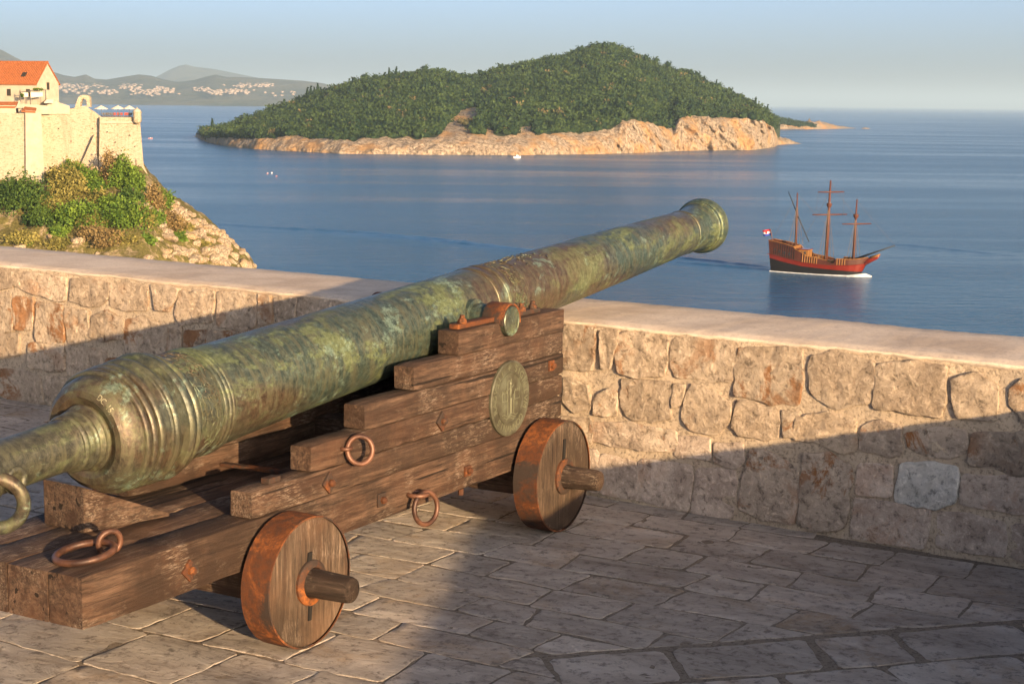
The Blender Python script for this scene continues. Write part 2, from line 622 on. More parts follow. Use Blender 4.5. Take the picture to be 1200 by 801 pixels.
STONES = [
  ('R1a', [(0.113,0.804),(0.268,0.799),(0.271,0.704),(0.252,0.6),(0.12,0.599)]),
  ('R1b', [(0.296,0.784),(0.388,0.804),(0.386,0.738),(0.355,0.622),(0.307,0.624)]),
  ('R1c', [(0.405,0.787),(0.524,0.803),(0.623,0.794),(0.63,0.69),(0.615,0.619),(0.49,0.597),(0.398,0.609),(0.387,0.703)]),
  ('R1d', [(0.668,0.787),(0.808,0.799),(0.96,0.796),(0.96,0.733),(0.945,0.635),(0.927,0.622),(0.801,0.62),(0.686,0.617),(0.666,0.659)]),
  ('R1f', [(0.121,0.539),(0.163,0.549),(0.24,0.521),(0.25,0.413),(0.166,0.397),(0.12,0.435)]),
  ('R1g', [(0.289,0.49),(0.343,0.52),(0.391,0.513),(0.39,0.399),(0.278,0.398),(0.276,0.452)]),
  ('R1h', [(0.417,0.569),(0.53,0.577),(0.648,0.581),(0.658,0.483),(0.653,0.424),(0.535,0.392),(0.448,0.406),(0.412,0.479)]),
  ('R1i', [(0.734,0.532),(0.764,0.588),(0.854,0.563),(0.937,0.52),(0.933,0.445),(0.873,0.382),(0.758,0.389),(0.718,0.431)]),
  ('R1j', [(0.973,0.539),(1.053,0.539),(1.151,0.521),(1.165,0.461),(1.161,0.404),(1.096,0.385),(0.997,0.389),(0.959,0.425)]),
  ('R1k', [(0.272,0.349),(0.429,0.373),(0.536,0.368),(0.674,0.367),(0.677,0.273),(0.499,0.256),(0.274,0.27)]),
  ('R1l', [(0.694,0.346),(0.842,0.353),(0.851,0.261),(0.691,0.252)]),
  ('R1m', [(0.874,0.334),(0.999,0.349),(1.014,0.271),(0.966,0.23),(0.877,0.253)]),
  ('R1k0', [(0.11,0.36),(0.258,0.365),(0.264,0.256),(0.113,0.237)]),
  ('R1n', [(0.316,0.208),(0.487,0.195),(0.502,0.155),(0.492,0.026),(0.321,0.026)]),
  ('R1n0', [(0.113,0.213),(0.296,0.218),(0.3,0.029),(0.117,0.04)]),
  ('R1o', [(0.52,0.205),(0.757,0.213),(0.765,0.144),(0.75,0.011),(0.639,0.012),(0.505,0.028)]),
  ('R1p', [(0.796,0.207),(0.966,0.218),(0.98,0.162),(0.961,0.014),(0.783,0.004)]),
  ('R1v', [(1.181,0.514),(1.252,0.516),(1.251,0.415),(1.186,0.401)]),
  ('R1w', [(0.674,0.578),(0.728,0.584),(0.71,0.489),(0.667,0.478)]),
  ('R4e', [(0.982,0.773),(1.246,0.797),(1.254,0.676),(1.238,0.56),(1.133,0.556),(0.971,0.572),(0.97,0.697)]),
  ('R4q', [(1.044,0.312),(1.115,0.329),(1.25,0.264),(1.264,0.149),(1.242,0.037),(1.117,0.035),(0.999,0.059),(1.021,0.199)]),
  ('R4f4', [(1.307,0.77),(1.399,0.795),(1.559,0.77),(1.571,0.676),(1.542,0.601),(1.409,0.571),(1.314,0.609),(1.298,0.697)]),
  ('R4g4', [(1.591,0.766),(1.727,0.79),(1.854,0.776),(1.859,0.675),(1.841,0.583),(1.706,0.58),(1.583,0.59)]),
  ('R4h4', [(1.887,0.74),(1.978,0.765),(2.064,0.728),(2.063,0.598),(1.911,0.585)]),
  ('R4i4', [(2.117,0.718),(2.159,0.76),(2.305,0.761),(2.315,0.597),(2.168,0.6),(2.113,0.657)]),
  ('R4j4', [(1.241,0.494),(1.377,0.534),(1.496,0.516),(1.493,0.394),(1.452,0.37),(1.366,0.403),(1.253,0.405)]),
  ('R4k4', [(1.53,0.496),(1.611,0.529),(1.693,0.507),(1.698,0.405),(1.651,0.383),(1.534,0.4)]),
  ('R4l4', [(1.718,0.487),(1.851,0.534),(1.945,0.53),(1.956,0.462),(1.905,0.408),(1.81,0.404),(1.737,0.434)]),
  ('R4m4', [(1.992,0.52),(2.171,0.557),(2.347,0.549),(2.34,0.428),(2.18,0.388),(1.983,0.403)]),
  ('R4o4', [(1.291,0.327),(1.385,0.348),(1.488,0.313),(1.485,0.198),(1.474,0.065),(1.382,0.026),(1.277,0.043),(1.279,0.201)]),
  ('R4p4', [(1.521,0.333),(1.661,0.344),(1.661,0.224),(1.643,0.208),(1.518,0.203)]),
  ('R4q4', [(1.701,0.357),(1.796,0.373),(1.915,0.37),(1.93,0.31),(1.914,0.229),(1.837,0.193),(1.692,0.196),(1.696,0.293)]),
  ('R4r4', [(1.963,0.345),(2.182,0.368),(2.401,0.368),(2.402,0.233),(2.19,0.223),(1.961,0.228)]),
  ('R4s4', [(1.52,0.175),(1.66,0.183),(1.814,0.182),(1.818,0.103),(1.798,0.016),(1.652,0.015),(1.515,0.014)]),
  ('R4t4', [(1.87,0.175),(1.979,0.183),(2.118,0.173),(2.125,0.039),(2.003,0.029),(1.869,0.039)]),
  ('R4u4', [(2.163,0.173),(2.34,0.185),(2.484,0.178),(2.465,0.023),(2.171,0.034)]),
  ('L3a', [(-3.97,0.789),(-3.63,0.804),(-3.621,0.694),(-3.749,0.673),(-3.977,0.669)]),
  ('L3b', [(-3.603,0.788),(-3.412,0.788),(-3.182,0.785),(-3.183,0.659),(-3.223,0.641),(-3.418,0.666),(-3.589,0.703)]),
  ('L3c', [(-3.121,0.778),(-2.94,0.79),(-2.822,0.769),(-2.833,0.691),(-2.894,0.645),(-3.031,0.631),(-3.126,0.657)]),
  ('L3d', [(-2.806,0.77),(-2.656,0.786),(-2.534,0.777),(-2.543,0.649),(-2.661,0.628),(-2.801,0.647)]),
  ('L3e', [(-2.485,0.786),(-2.365,0.801),(-2.287,0.783),(-2.32,0.718),(-2.369,0.657),(-2.465,0.656)]),
  ('L3f', [(-2.272,0.767),(-2.116,0.784),(-2.04,0.784),(-2.059,0.626),(-2.276,0.591),(-2.314,0.65)]),
  ('L3g', [(-3.787,0.651),(-3.639,0.637),(-3.63,0.433),(-3.8,0.406)]),
  ('L3g2', [(-4.036,0.646),(-3.806,0.65),(-3.819,0.404),(-4.05,0.397)]),
  ('L3h', [(-3.611,0.633),(-3.446,0.633),(-3.464,0.46),(-3.621,0.44)]),
  ('L3i', [(-3.411,0.611),(-3.206,0.609),(-3.197,0.41),(-3.431,0.389)]),
  ('L3j', [(-3.181,0.599),(-2.998,0.596),(-2.988,0.429),(-3.162,0.401)]),
  ('L3k', [(-2.948,0.576),(-2.845,0.614),(-2.712,0.572),(-2.724,0.476),(-2.868,0.44),(-2.978,0.454)]),
  ('L3l', [(-2.679,0.574),(-2.564,0.601),(-2.403,0.563),(-2.39,0.483),(-2.425,0.376),(-2.669,0.364),(-2.707,0.466)]),
  ('L3m', [(-3.802,0.381),(-3.594,0.412),(-3.582,0.288),(-3.809,0.241)]),
  ('L3n', [(-3.486,0.365),(-3.216,0.384),(-3.205,0.227),(-3.493,0.222)]),
  ('L3o', [(-3.164,0.365),(-2.87,0.38),(-2.873,0.296),(-3.047,0.218),(-3.17,0.218)]),
  ('L3p', [(-3.775,0.169),(-3.586,0.194),(-3.423,0.167),(-3.403,0.008),(-3.634,-0.012),(-3.782,0.028)]),
  ('L3q', [(-3.368,0.173),(-3.189,0.185),(-3.178,0.021),(-3.367,-0.0)]),
  ('L3r', [(-2.364,0.554),(-2.277,0.573),(-2.28,0.447),(-2.392,0.413)]),
  ('L3s', [(-2.261,0.552),(-2.121,0.57),(-2.062,0.467),(-2.264,0.437)]),
  ('L3t', [(-2.854,0.334),(-2.67,0.334),(-2.676,0.15),(-2.861,0.142)]),
  ('L3u', [(-3.137,0.173),(-2.893,0.198),(-2.9,0.005),(-3.144,-0.012)]),
  ('L3u2', [(-4.083,0.176),(-3.812,0.178),(-3.822,-0.001),(-4.092,0.007)]),
  ('L40', [(-2.006,0.783),(-1.741,0.798),(-1.75,0.63),(-1.847,0.6),(-2.003,0.604)]),
  ('L41', [(-1.722,0.794),(-1.641,0.796),(-1.63,0.654),(-1.718,0.637)]),
  ('L42', [(-1.616,0.788),(-1.468,0.804),(-1.493,0.666),(-1.593,0.638)]),
  ('L43', [(-1.443,0.801),(-1.251,0.82),(-1.11,0.816),(-1.11,0.698),(-1.457,0.659)]),
  ('L44', [(-2.244,0.559),(-2.03,0.572),(-2.025,0.475),(-2.247,0.444)]),
  ('L45', [(-2.003,0.57),(-1.744,0.602),(-1.733,0.502),(-1.992,0.468)]),
]


def resample(poly, step):
    pts = []
    n = len(poly)
    for i in range(n):
        a, b = Vector(poly[i]), Vector(poly[(i + 1) % n])
        k = max(1, int(round((b - a).length / step)))
        for j in range(k):
            pts.append(a + (b - a) * (j / k))
    return pts


def roundpoly(poly, it=1):
    """cut the corners a little"""
    p = [Vector(q) for q in poly]
    for _ in range(it):
        q = []
        n = len(p)
        for i in range(n):
            a, b = p[i], p[(i + 1) % n]
            q += [a.lerp(b, 0.08), a.lerp(b, 0.92)]
        p = q
    return p


def lump(poly, depth, crown, bev, relief, seed, step=0.05, freq=9.0, rings=(0.72, 0.42), jit=0.006):
    """a stone: 2-D outline (a,b), face at height crown with relief, sides down to -depth"""
    P = resample(roundpoly(poly), step)
    n = len(P)
    c = Vector((sum(p[0] for p in P) / n, sum(p[1] for p in P) / n))
    Q = []
    for p in P:
        d = Vector((p[0] - c.x, p[1] - c.y))
        r = d.length
        j = jit * mnoise.noise(Vector((p[0] * 14, p[1] * 14, seed)))
        Q.append((d.normalized(), r + j + 0.6 * jit * mnoise.noise(Vector((p[0] * 37, p[1] * 37, seed)))))
    R = sum(q[1] for q in Q) / n
    V, Fs = [], []
    levels = [(1.0, -depth), (1.0, crown - bev * 1.0), (1.0 - 0.45 * bev / R, crown - bev * 0.35), (1.0 - 1.3 * bev / R, crown)]
    levels += [(r * (1 - 1.3 * bev / R), crown) for r in rings]
    for li, (sc, h) in enumerate(levels):
        for d, r in Q:
            x, y = c.x + d.x * r * sc, c.y + d.y * r * sc
            hh = h
            if li >= 1:
                w = 1.0 if li >= 3 else 0.6
                hh += relief * w * (mnoise.noise(Vector((x * freq, y * freq, seed * 3.1))) + 0.5 * mnoise.noise(Vector((x * freq * 2.3, y * freq * 2.3, seed))))
            V.append((x, y, hh))
    x, y = c.x, c.y
    V.append((x, y, crown + relief * mnoise.noise(Vector((x * freq, y * freq, seed * 3.1)))))
    L = len(levels)
    for li in range(L - 1):
        for j in range(n):
            k = (j + 1) % n
            Fs.append((li * n + j, li * n + k, (li + 1) * n + k, (li + 1) * n + j))
    for j in range(n):
        Fs.append(((L - 1) * n + j, (L - 1) * n + (j + 1) % n, L * n))
    return V, Fs


def put_lump(name, V, Fs, frame, mat, parent):
    """frame(a,b,h) -> world point"""
    W = [frame(*p) for p in V]
    c = sum(W, Vector()) / len(W)
    me = bpy.data.meshes.new(name)
    me.from_pydata([p - c for p in W], [], Fs)
    bm = bmesh.new()
    bm.from_mesh(me)
    bmesh.ops.recalc_face_normals(bm, faces=bm.faces)
    bm.to_mesh(me)
    bm.free()
    me.polygons.foreach_set('use_smooth', [True] * len(me.polygons))
    me.set_sharp_from_angle(angle=rad(26))
    return link(name, me, mat, parent, c - wloc(parent))


def grid_wall(name, frame, a0, a1, b0, b1, na, nb, rel, mat, parent, seed=0.0):
    V = []
    for j in range(nb):
        for i in range(na):
            a, b = a0 + (a1 - a0) * i / (na - 1), b0 + (b1 - b0) * j / (nb - 1)
            V.append(frame(a, b, rel * (mnoise.noise(Vector((a * 6, b * 6, seed))) + 0.5 * mnoise.noise(Vector((a * 17, b * 17, seed))))))
    Fs = [(j * na + i, j * na + i + 1, (j + 1) * na + i + 1, (j + 1) * na + i) for j in range(nb - 1) for i in range(na - 1)]
    c = sum(V, Vector()) / len(V)
    me = bpy.data.meshes.new(name)
    me.from_pydata([p - c for p in V], [], Fs)
    me.polygons.foreach_set('use_smooth', [True] * len(me.polygons))
    return link(name, me, mat, parent, c - wloc(parent))


def coping_mesh(frame, s0, s1, thick, zt, zb, seed, n):
    """rendered top of a parapet: front lip, worn edges; frame(s,z,out)"""
    rows = [(0.012, zb - 0.012), (-0.010, zb + 0.004), (-0.016, zb + 0.018), (-0.0025, zt - 0.008), (0.012, zt), (0.09, zt + 0.003), (0.3, zt + 0.004), (0.55, zt + 0.003), (thick - 0.03, zt), (thick, zt - 0.012), (thick + 0.004, zb - 0.05)]
    V, Fs = [], []
    m = len(rows)
    for i in range(n):
        s = s0 + (s1 - s0) * i / (n - 1)
        for j, (o_, z) in enumerate(rows):
            e = 1.0 if j in (0, 1, 2, 3, 4) else 0.35
            dn = mnoise.noise(Vector((s * 3.1, j * 0.25, seed))) + 0.7 * mnoise.noise(Vector((s * 9.7, j * 0.4, seed + 5)))
            dz = mnoise.noise(Vector((s * 2.3, o_ * 4, seed + 9))) + 0.8 * mnoise.noise(Vector((s * 13, o_ * 8, seed + 11)))
            V.append(frame(s, z + (0.009 * dz if j in (0, 1, 2) else 0.0035 * dz), o_ + 0.009 * e * dn))
    for i in range(n - 1):
        for j in range(m - 1):
            Fs.append((i * m + j, i * m + j + 1, (i + 1) * m + j + 1, (i + 1) * m + j))
    return V, Fs


def put(name, V, Fs, mat, parent, smooth=True):
    c = sum((Vector(p) for p in V), Vector()) / len(V)
    me = bpy.data.meshes.new(name)
    me.from_pydata([Vector(p) - c for p in V], [], Fs)
    bm = bmesh.new()
    bm.from_mesh(me)
    bmesh.ops.recalc_face_normals(bm, faces=bm.faces)
    bm.to_mesh(me)
    bm.free()
    if smooth:
        me.polygons.foreach_set('use_smooth', [True] * len(me.polygons))
    return link(name, me, mat, parent, c - wloc(parent))


def plaster():
    m = Mat('coping_render', 0.9, 0, 0.2, coord='World')
    a = m.noise(2.2, 6, 0.65)
    b = m.noise(60, 6, 0.75)
    c = m.ramp(a, [(0.38, (0.48, 0.375, 0.285)), (0.5, (0.57, 0.46, 0.36)), (0.62, (0.63, 0.52, 0.415))])
    c = m.mix(m.ramp(b, [(0.32, 0.55), (0.5, 0.0)]), c, (0.30, 0.24, 0.19))
    c = m.mix(m.ramp(m.noise(14, 5, 0.75), [(0.64, 0.0), (0.76, 0.45)]), c, (0.27, 0.22, 0.18))
    m.color(c)
    m.bump(b, 0.45, 0.006)
    m.bump(m.noise(13, 5), 0.35, 0.012)
    return m.m


M['coping'] = plaster()
random.seed(5)
par = empty('parapet_wall', tuple(W0), 'long rough limestone parapet with flat pale top overlooking the sea', 'wall')
S0, S1 = -8.0, 2.62
core = MB()
core.prism([wallp(S0, -6, 0.012), wallp(S1 + .6, -6, 0.012), wallp(S1 + .6, WH - 0.05, 0.012), wallp(S0, WH - 0.05, 0.012)], WN * (WT - 0.012))
core.build('core', M['mortar'], par)
grid_wall('mortar_face', lambda a, b, h: wallp(a, b, -0.0065 - h), S0, S1 + 0.3, -0.03, WH - 0.012, 520, 44, 0.010, M['mortar'], par)
V, Fs = coping_mesh(lambda s, z, o_: wallp(s, z, o_), S0, S1 + 0.7, WT, WH, WH - 0.026, 1.0, 420)
put('coping', V, Fs, M['coping'], par)
LOWROW = ('R1n', 'R1n0', 'R1o', 'R1p', 'R1l', 'R1m', 'R4p4', 'R4s4', 'R4t4', 'R4u4', 'R4r4')
STAIN = ('R4o4', 'R4l4', 'R4m4', 'R1k', 'R4k4')
ZS = 0.772 / 0.806


def wall_stone(key, poly):
    if key == 'R4q4':
        mt = M['stone_pale']
    elif key in LOWROW:
        mt = M['stone_low']
    elif key in STAIN:
        mt = M['stone_stained']
    elif key == 'R4q':
        mt = M['stone_stained']
    else:
        mt = M['stone']
    flat = key in LOWROW
    p = [(a, min(b * ZS, WH - 0.022)) for a, b in poly]
    ca, cb = sum(a for a, b in p) / len(p), sum(b for a, b in p) / len(p)
    p = [(ca + (a - ca) * 1.11, min(cb + (b - cb) * 1.11, WH - 0.02)) for a, b in p]
    V, Fs = lump(p, 0.05, 0.014 if flat else random.uniform(0.015, 0.024), 0.003 if flat else 0.004, 0.003 if flat else 0.008,
                 random.random() * 50, step=0.026, freq=8 if flat else 20, rings=(0.84, 0.66, 0.48, 0.3, 0.14), jit=0.007 if flat else 0.012)
    put_lump('stone', V, Fs, lambda a, b, h: wallp(a, b, -h), mt, par)


for key, poly in STONES:
    wall_stone(key, poly)


def fill_stones(a0, a1, ztop, put_one):
    z = 0.02
    while z < ztop - 0.06:
        hgt = min(random.uniform(0.15, 0.2), ztop - z)
        if ztop - (z + hgt) < 0.09:
            hgt = ztop - z
        a = a0
        while a < a1 - 0.02:
            w = min(random.uniform(0.16, 0.34), a1 - a)
            if a1 - (a + w) < 0.1:
                w = a1 - a
            g = 0.014
            j = lambda: random.uniform(-0.012, 0.012)
            put_one([(a + g + j(), z + hgt - g + j()), (a + w / 2 + j(), z + hgt - g + j()), (a + w - g + j(), z + hgt - g + j()), (a + w - g + j(), z + hgt / 2 + j()),
                     (a + w - g + j(), z + g + j()), (a + w / 2 + j(), z + g + j()), (a + g + j(), z + g + j()), (a + g + j(), z + hgt / 2 + j())])
            a += w
        z += hgt


fill_stones(-1.08, 0.09, 0.76, lambda p: wall_stone('x', p))
fill_stones(-1.72, -1.10, 0.46, lambda p: wall_stone('x', p))
fill_stones(-2.62, -1.74, 0.41, lambda p: wall_stone('x', p))
fill_stones(-7.9, -4.12, 0.76, lambda p: wall_stone('x', p))
fill_stones(2.32, 2.75, 0.76, lambda p: wall_stone('x', p))

# the parapet that closes the terrace on the right; its top edge throws the long shadow
P0 = Vector((3.05, 2.196, 0)) + Vector((-0.404, 0.915, 0)) * 0.50
PD = Vector((0.404, -0.915, 0)).normalized()
PN = Vector((0.915, 0.404, 0)).normalized()


def sidep(s, z, out=0.0):
    return P0 + PD * s + PN * out + Vector((0, 0, z))


side = empty('parapet_wall', tuple(P0), 'low limestone side parapet closing the terrace beside the corner', 'wall')
sc_ = MB()
sc_.prism([sidep(-0.05, -6, 0.012), sidep(9, -6, 0.012), sidep(9, WH - 0.05, 0.012), sidep(-0.05, WH - 0.05, 0.012)], PN * (WT - 0.012))
sc_.build('core', M['mortar'], side)
grid_wall('mortar_face', lambda a, b, h: sidep(a, b, 0.004 - h), -0.05, 9, -0.03, WH - 0.012, 200, 16, 0.012, M['mortar'], side)
V, Fs = coping_mesh(lambda s, z, o_: sidep(s, z, o_), -0.05, 9, WT, WH, WH - 0.026, 7.0, 160)
put('coping', V, Fs, M['coping'], side)


def side_stone(p):
    V, Fs = lump(p, 0.05, 0.03, 0.018, 0.012, random.random() * 50, step=0.06, freq=11, rings=(0.7, 0.35))
    put_lump('stone', V, Fs, lambda a, b, h: sidep(a, b, -h), M['stone'], side)


fill_stones(0.0, 3.2, 0.76, side_stone)

# floor
tr = MB()
fl_ = [wallp(S0, 0, 0.3), wallp(2.62, 0, 0.3), sidep(0.5, 0, 0.3), sidep(9, 0, 0.3), Vector((-8, -6.5, 0))]
tr.add([(p.x, p.y, -0.0025) for p in fl_], [(0, 1, 2, 3, 4)])
terrace = tr.build('terrace_floor', M['joint'], origin=(0, 0, -0.0025))
tag(terrace, kind='structure')
fs_ = MB()
fs_.prism([(p.x, p.y, -0.04) for p in fl_], (0, 0, -6))
tag(fs_.build('fort_terrace', M['mortar']), kind='structure')

random.seed(11)
ROWS = [-1.75, -1.3, -0.86, -0.42, 0.03, 0.50, 0.93, 1.21, 1.50, 1.78, 2.10, 2.41, 2.72, 3.05, 3.40, 3.72, 4.08, 4.4]
SLABS = []


def clip_poly(poly, n, d):
    """keep the side where n.p <= d"""
    out = []
    m = len(poly)
    for i in range(m):
        a, b = Vector(poly[i]), Vector(poly[(i + 1) % m])
        da, db = a.dot(n) - d, b.dot(n) - d
        if da <= 0:
            out.append(a)
        if (da < 0 < db) or (db < 0 < da):
            out.append(a + (b - a) * (da / (da - db)))
    return out


def parea(p):
    return abs(sum(p[i][0] * p[(i + 1) % len(p)][1] - p[(i + 1) % len(p)][0] * p[i][1] for i in range(len(p)))) / 2


def emit(poly):
    if len(poly) >= 3 and parea(poly) > 0.018:
        SLABS.append([(p[0], p[1]) for p in poly])


# straight courses up to a diagonal seam, an irregular fan of slabs beyond it
SA, SB = Vector((1.55, 1.16)), Vector((3.30, 2.88))
sd = (SB - SA).normalized()
sn = Vector((sd.y, -sd.x))
sdist = SA.dot(sn)
for ri in range(len(ROWS) - 1):
    ya, yb = ROWS[ri], ROWS[ri + 1]
    x = -10.6 + random.uniform(0, 0.6)
    last = (random.uniform(-.02, .02), random.uniform(-.02, .02))
    while x < 4.6:
        w = random.choice([0.36, 0.42, 0.48, 0.54, 0.6, 0.68]) * random.uniform(0.92, 1.08)
        if yb - ya > 0.4:
            w *= random.uniform(1.0, 1.3)
        g = random.uniform(0.005, 0.010)
        nxt = (random.uniform(-.035, .035), random.uniform(-.035, .035))
        j = lambda: random.uniform(-0.015, 0.015)
        wob = 0.018 * math.sin(x * 1.3 + ri)
        wob2 = 0.018 * math.sin((x + w) * 1.3 + ri)
        wob_u = 0.018 * math.sin(x * 1.3 + ri + 1)
        wob2_u = 0.018 * math.sin((x + w) * 1.3 + ri + 1)
        poly = [(x + last[0] + g, ya + wob + g + j()), (x + w / 2, ya + (wob + wob2) / 2 + g + j()), (x + w + nxt[0] - g, ya + wob2 + g + j()),
                (x + w + (nxt[0] + nxt[1]) / 2 - g, (ya + yb) / 2 + (wob2 + wob2_u) / 2), (x + w + nxt[1] - g, yb + wob2_u - g + j()), (x + w / 2, yb + (wob_u + wob2_u) / 2 - g + j()),
                (x + last[1] + g, yb + wob_u - g + j()), (x + (last[0] + last[1]) / 2 + g, (ya + yb) / 2 + (wob + wob_u) / 2)]
        cen = Vector((x + w / 2, (ya + yb) / 2))
        pv = [Vector(p) for p in poly]
        if max((p - SA).dot(sd) for p in pv) < 0.02:
            emit(pv)
        else:
            emit(clip_poly(pv, sn, sdist - 0.02))
            rest = clip_poly(clip_poly(pv, -sn, -sdist - 0.004), sd, SA.dot(sd) - 0.01)
            emit(rest)
        x += w
        last = nxt
# the fan: courses parallel to the seam
off = 0.02
for k in range(9):
    wdt = random.uniform(0.32, 0.42)
    t = 0.02 + random.uniform(-0.012, 0.012)
    while t < 3.6:
        w = random.uniform(0.42, 0.68)
        g = random.uniform(0.012, 0.022)
        j = lambda: random.uniform(-0.018, 0.018)
        sk = random.uniform(-0.1, 0.1)
        q = [(t + g + j(), off + g), (t + w / 2, off + g + j()), (t + w - g + j(), off + g), (t + w - g + sk + j(), off + wdt - g + j() * .4), (t + w / 2 + sk, off + wdt - g + j()), (t + g + sk + j(), off + wdt - g + j() * .4)]
        pv = [SA + sd * a + sn * b for a, b in q]
        emit(pv)
        t += w
    off += wdt
near, far_ = [], []
for p in SLABS:
    cx_ = sum(a for a, b in p) / len(p)
    cy_ = sum(b for a, b in p) / len(p)
    wall_y = 3.9426 - 0.0589 * cx_
    if cy_ > wall_y + 0.05 or cy_ < -2.0:
        continue
    # beyond the side parapet
    if (Vector((cx_, cy_, 0)) * K - P0).dot(PN) > 0.1:
        continue
    vis = -5.4 < cx_ < 3.7 and cy_ > -0.75
    (near if vis else far_).append(p)
random.seed(3)
for i, p in enumerate(near[:300]):
    q = [(a * K, b * K) for a, b in p]
    V, Fs = lump(q, 0.03, random.uniform(-0.0008, 0.001), 0.0015, 0.0030, random.random() * 90, step=0.04, freq=7, rings=(0.86, 0.66, 0.45, 0.2), jit=0.010)
    put_lump('flagstone', V, Fs, lambda a, b, h: Vector((a, b, h)), M['paving'], terrace)
bV, bF = [], []
for p in far_ + near[300:]:
    q = [(a * K, b * K) for a, b in p]
    V, Fs = lump(q, 0.03, random.uniform(-0.003, 0.003), 0.007, 0.004, random.random() * 90, step=0.12, freq=6, rings=(0.5,), jit=0.008)
    b0 = len(bV)
    bV += V
    bF += [tuple(i + b0 for i in f) for f in Fs]
o = put('paving', bV, bF, M['paving'], terrace)
o['kind'] = 'stuff'

# ------------------------------------------------------------------ gun carriage (wheel units, K metres each)
HW, TC = 0.43, 0.1312
Z0, ZB, DL = 0.5957, 0.3833, 0.1287
Y0, YF = -0.4875, 3.3969
STEP = [None, 0.5414, 0.9749, 1.3953, 1.8197, 2.2370]
TY, TZ, GEL = 2.75, 1.240, 0.0803     # trunnion axis and elevation of the gun

car = empty('gun_carriage', (0, 0, 0), 'stepped brown oak gun carriage on four small iron-tyred wheels', 'gun carriage')


def plank(name, x0, x1, y0, y1, z0, z1, mat, parent, seed, r=0.007, n=None, amp=0.0035, axis='y'):
    """a sawn timber: worn corners, slightly wandering faces"""
    m = MB(K)
    if axis == 'x':
        L0, L1, a0, a1, b0, b1 = x0, x1, y0, y1, z0, z1
    elif axis == 'z':
        L0, L1, a0, a1, b0, b1 = z0, z1, x0, x1, y0, y1
    else:
        L0, L1, a0, a1, b0, b1 = y0, y1, x0, x1, z0, z1
    n = n or max(4, int((L1 - L0) / 0.07))
    cs = []
    for (ca, cb, sa, sb) in ((a0, b0, 1, 1), (a1, b0, -1, 1), (a1, b1, -1, -1), (a0, b1, 1, -1)):
        q = [(ca + sa * r, cb), (ca, cb + sb * r)]
        q.insert(1, (ca + sa * r * 0.3, cb + sb * r * 0.3))
        if (sa, sb) in ((1, 1), (-1, -1)):
            q.reverse()
        cs += q
    k = len(cs)
    V, Fs = [], []
    for i in range(n + 1):
        t = L0 + (L1 - L0) * i / n
        if i == 0:
            t = L0
        inset = r * 0.8 if i in (0, n) else 0
        for (a, b) in cs:
            da = amp * mnoise.noise(Vector((t * 3 + seed, a * 9, b * 9)))
            db = amp * mnoise.noise(Vector((t * 3 + seed + 40, a * 9, b * 9)))
            # nicks along the arrises
            nk = mnoise.noise(Vector((t * 11, a * 20 + seed, b * 20)))
            ca, cb = (a0 + a1) / 2, (b0 + b1) / 2
            sh = max(0, nk - 0.35) * 0.02
            aa = a + da - math.copysign(sh + inset, a - ca)
            bb = b + db - math.copysign(sh + inset, b - cb)
            V.append((aa, t, bb) if axis == 'y' else ((t, aa, bb) if axis == 'x' else (aa, bb, t)))
    for i in range(n):
        for j in range(k):
            Fs.append((i * k + j, i * k + (j + 1) % k, (i + 1) * k + (j + 1) % k, (i + 1) * k + j))
    Fs.append(tuple(range(k)))
    Fs.append(tuple(n * k + j for j in range(k)))
    m.add(V, Fs)
    return m.build(name, mat, parent, angle=40)


# bottom layer: long boards side by side, the outer ones thicker sills
EDGE = [-HW, -0.20, 0.020, 0.245, HW]
for i in range(4):
    a, b = EDGE[i] + (0.0004 if i else 0), EDGE[i + 1] - (0.0004 if i < 3 else 0)
    zt = Z0 - (0.0 if i in (0, 3) else random.uniform(0.0, 0.002))
    plank('bed_board', a, b, Y0 + (random.uniform(-.002, .002) if i < 3 else 0), YF - 0.01, ZB, zt, M['wood'], car, i * 7.3, r=0.004, amp=0.002)
# cheeks: five stepped layers each side, the top one notched for the trunnion
for sgn in (1, -1):
    for L in range(1, 6):
        z0, z1 = Z0 + (L - 1) * DL + 0.0012, Z0 + L * DL - 0.0012
        xa, xb = sorted((sgn * (HW - TC), sgn * (HW + random.uniform(-0.003, 0.002))))
        if L < 5:
            plank('cheek_plank', xa, xb, STEP[L] + random.uniform(-.004, .004), YF + random.uniform(-0.006, 0.004), z0, z1, M['wood'], car, L * 3.7 + sgn * 20)
        else:
            pr = [(STEP[5], z0), (YF, z0), (YF, z1)]
            rr = 0.0875
            a1 = math.asin((z1 - TZ) / rr) if abs(z1 - TZ) < rr else 0
            for t in frange(a1, -math.pi - a1, 15):
                pr.append((TY + rr * math.cos(t), TZ + rr * math.sin(t)))
            pr.append((STEP[5], z1))
            mm = MB(K)
            mm.prism([(xa, y, z) for y, z in pr], (xb - xa, 0, 0))
            mm.build('cheek_plank', M['wood'], car, bevel=0.006)
# transoms inside
plank('transom', -HW + TC, HW - TC, 3.05, 3.22, Z0 + 0.02, Z0 + 0.42, M['wood_x'], car, 91, axis='x')
plank('transom', -HW + TC, HW - TC, 1.95, 2.1, Z0 + 0.002, Z0 + 0.16, M['wood_x'], car, 95, axis='x')
bar = MB(K)
bar.obox((0, 1.215, Z0 + 0.042), (HW - TC - 0.003, 0.02, 0), (0, 0.022, 0), (0, 0, 0.008))
bar.build('tie_bar', M['rust_o'], car, bevel=0.003)
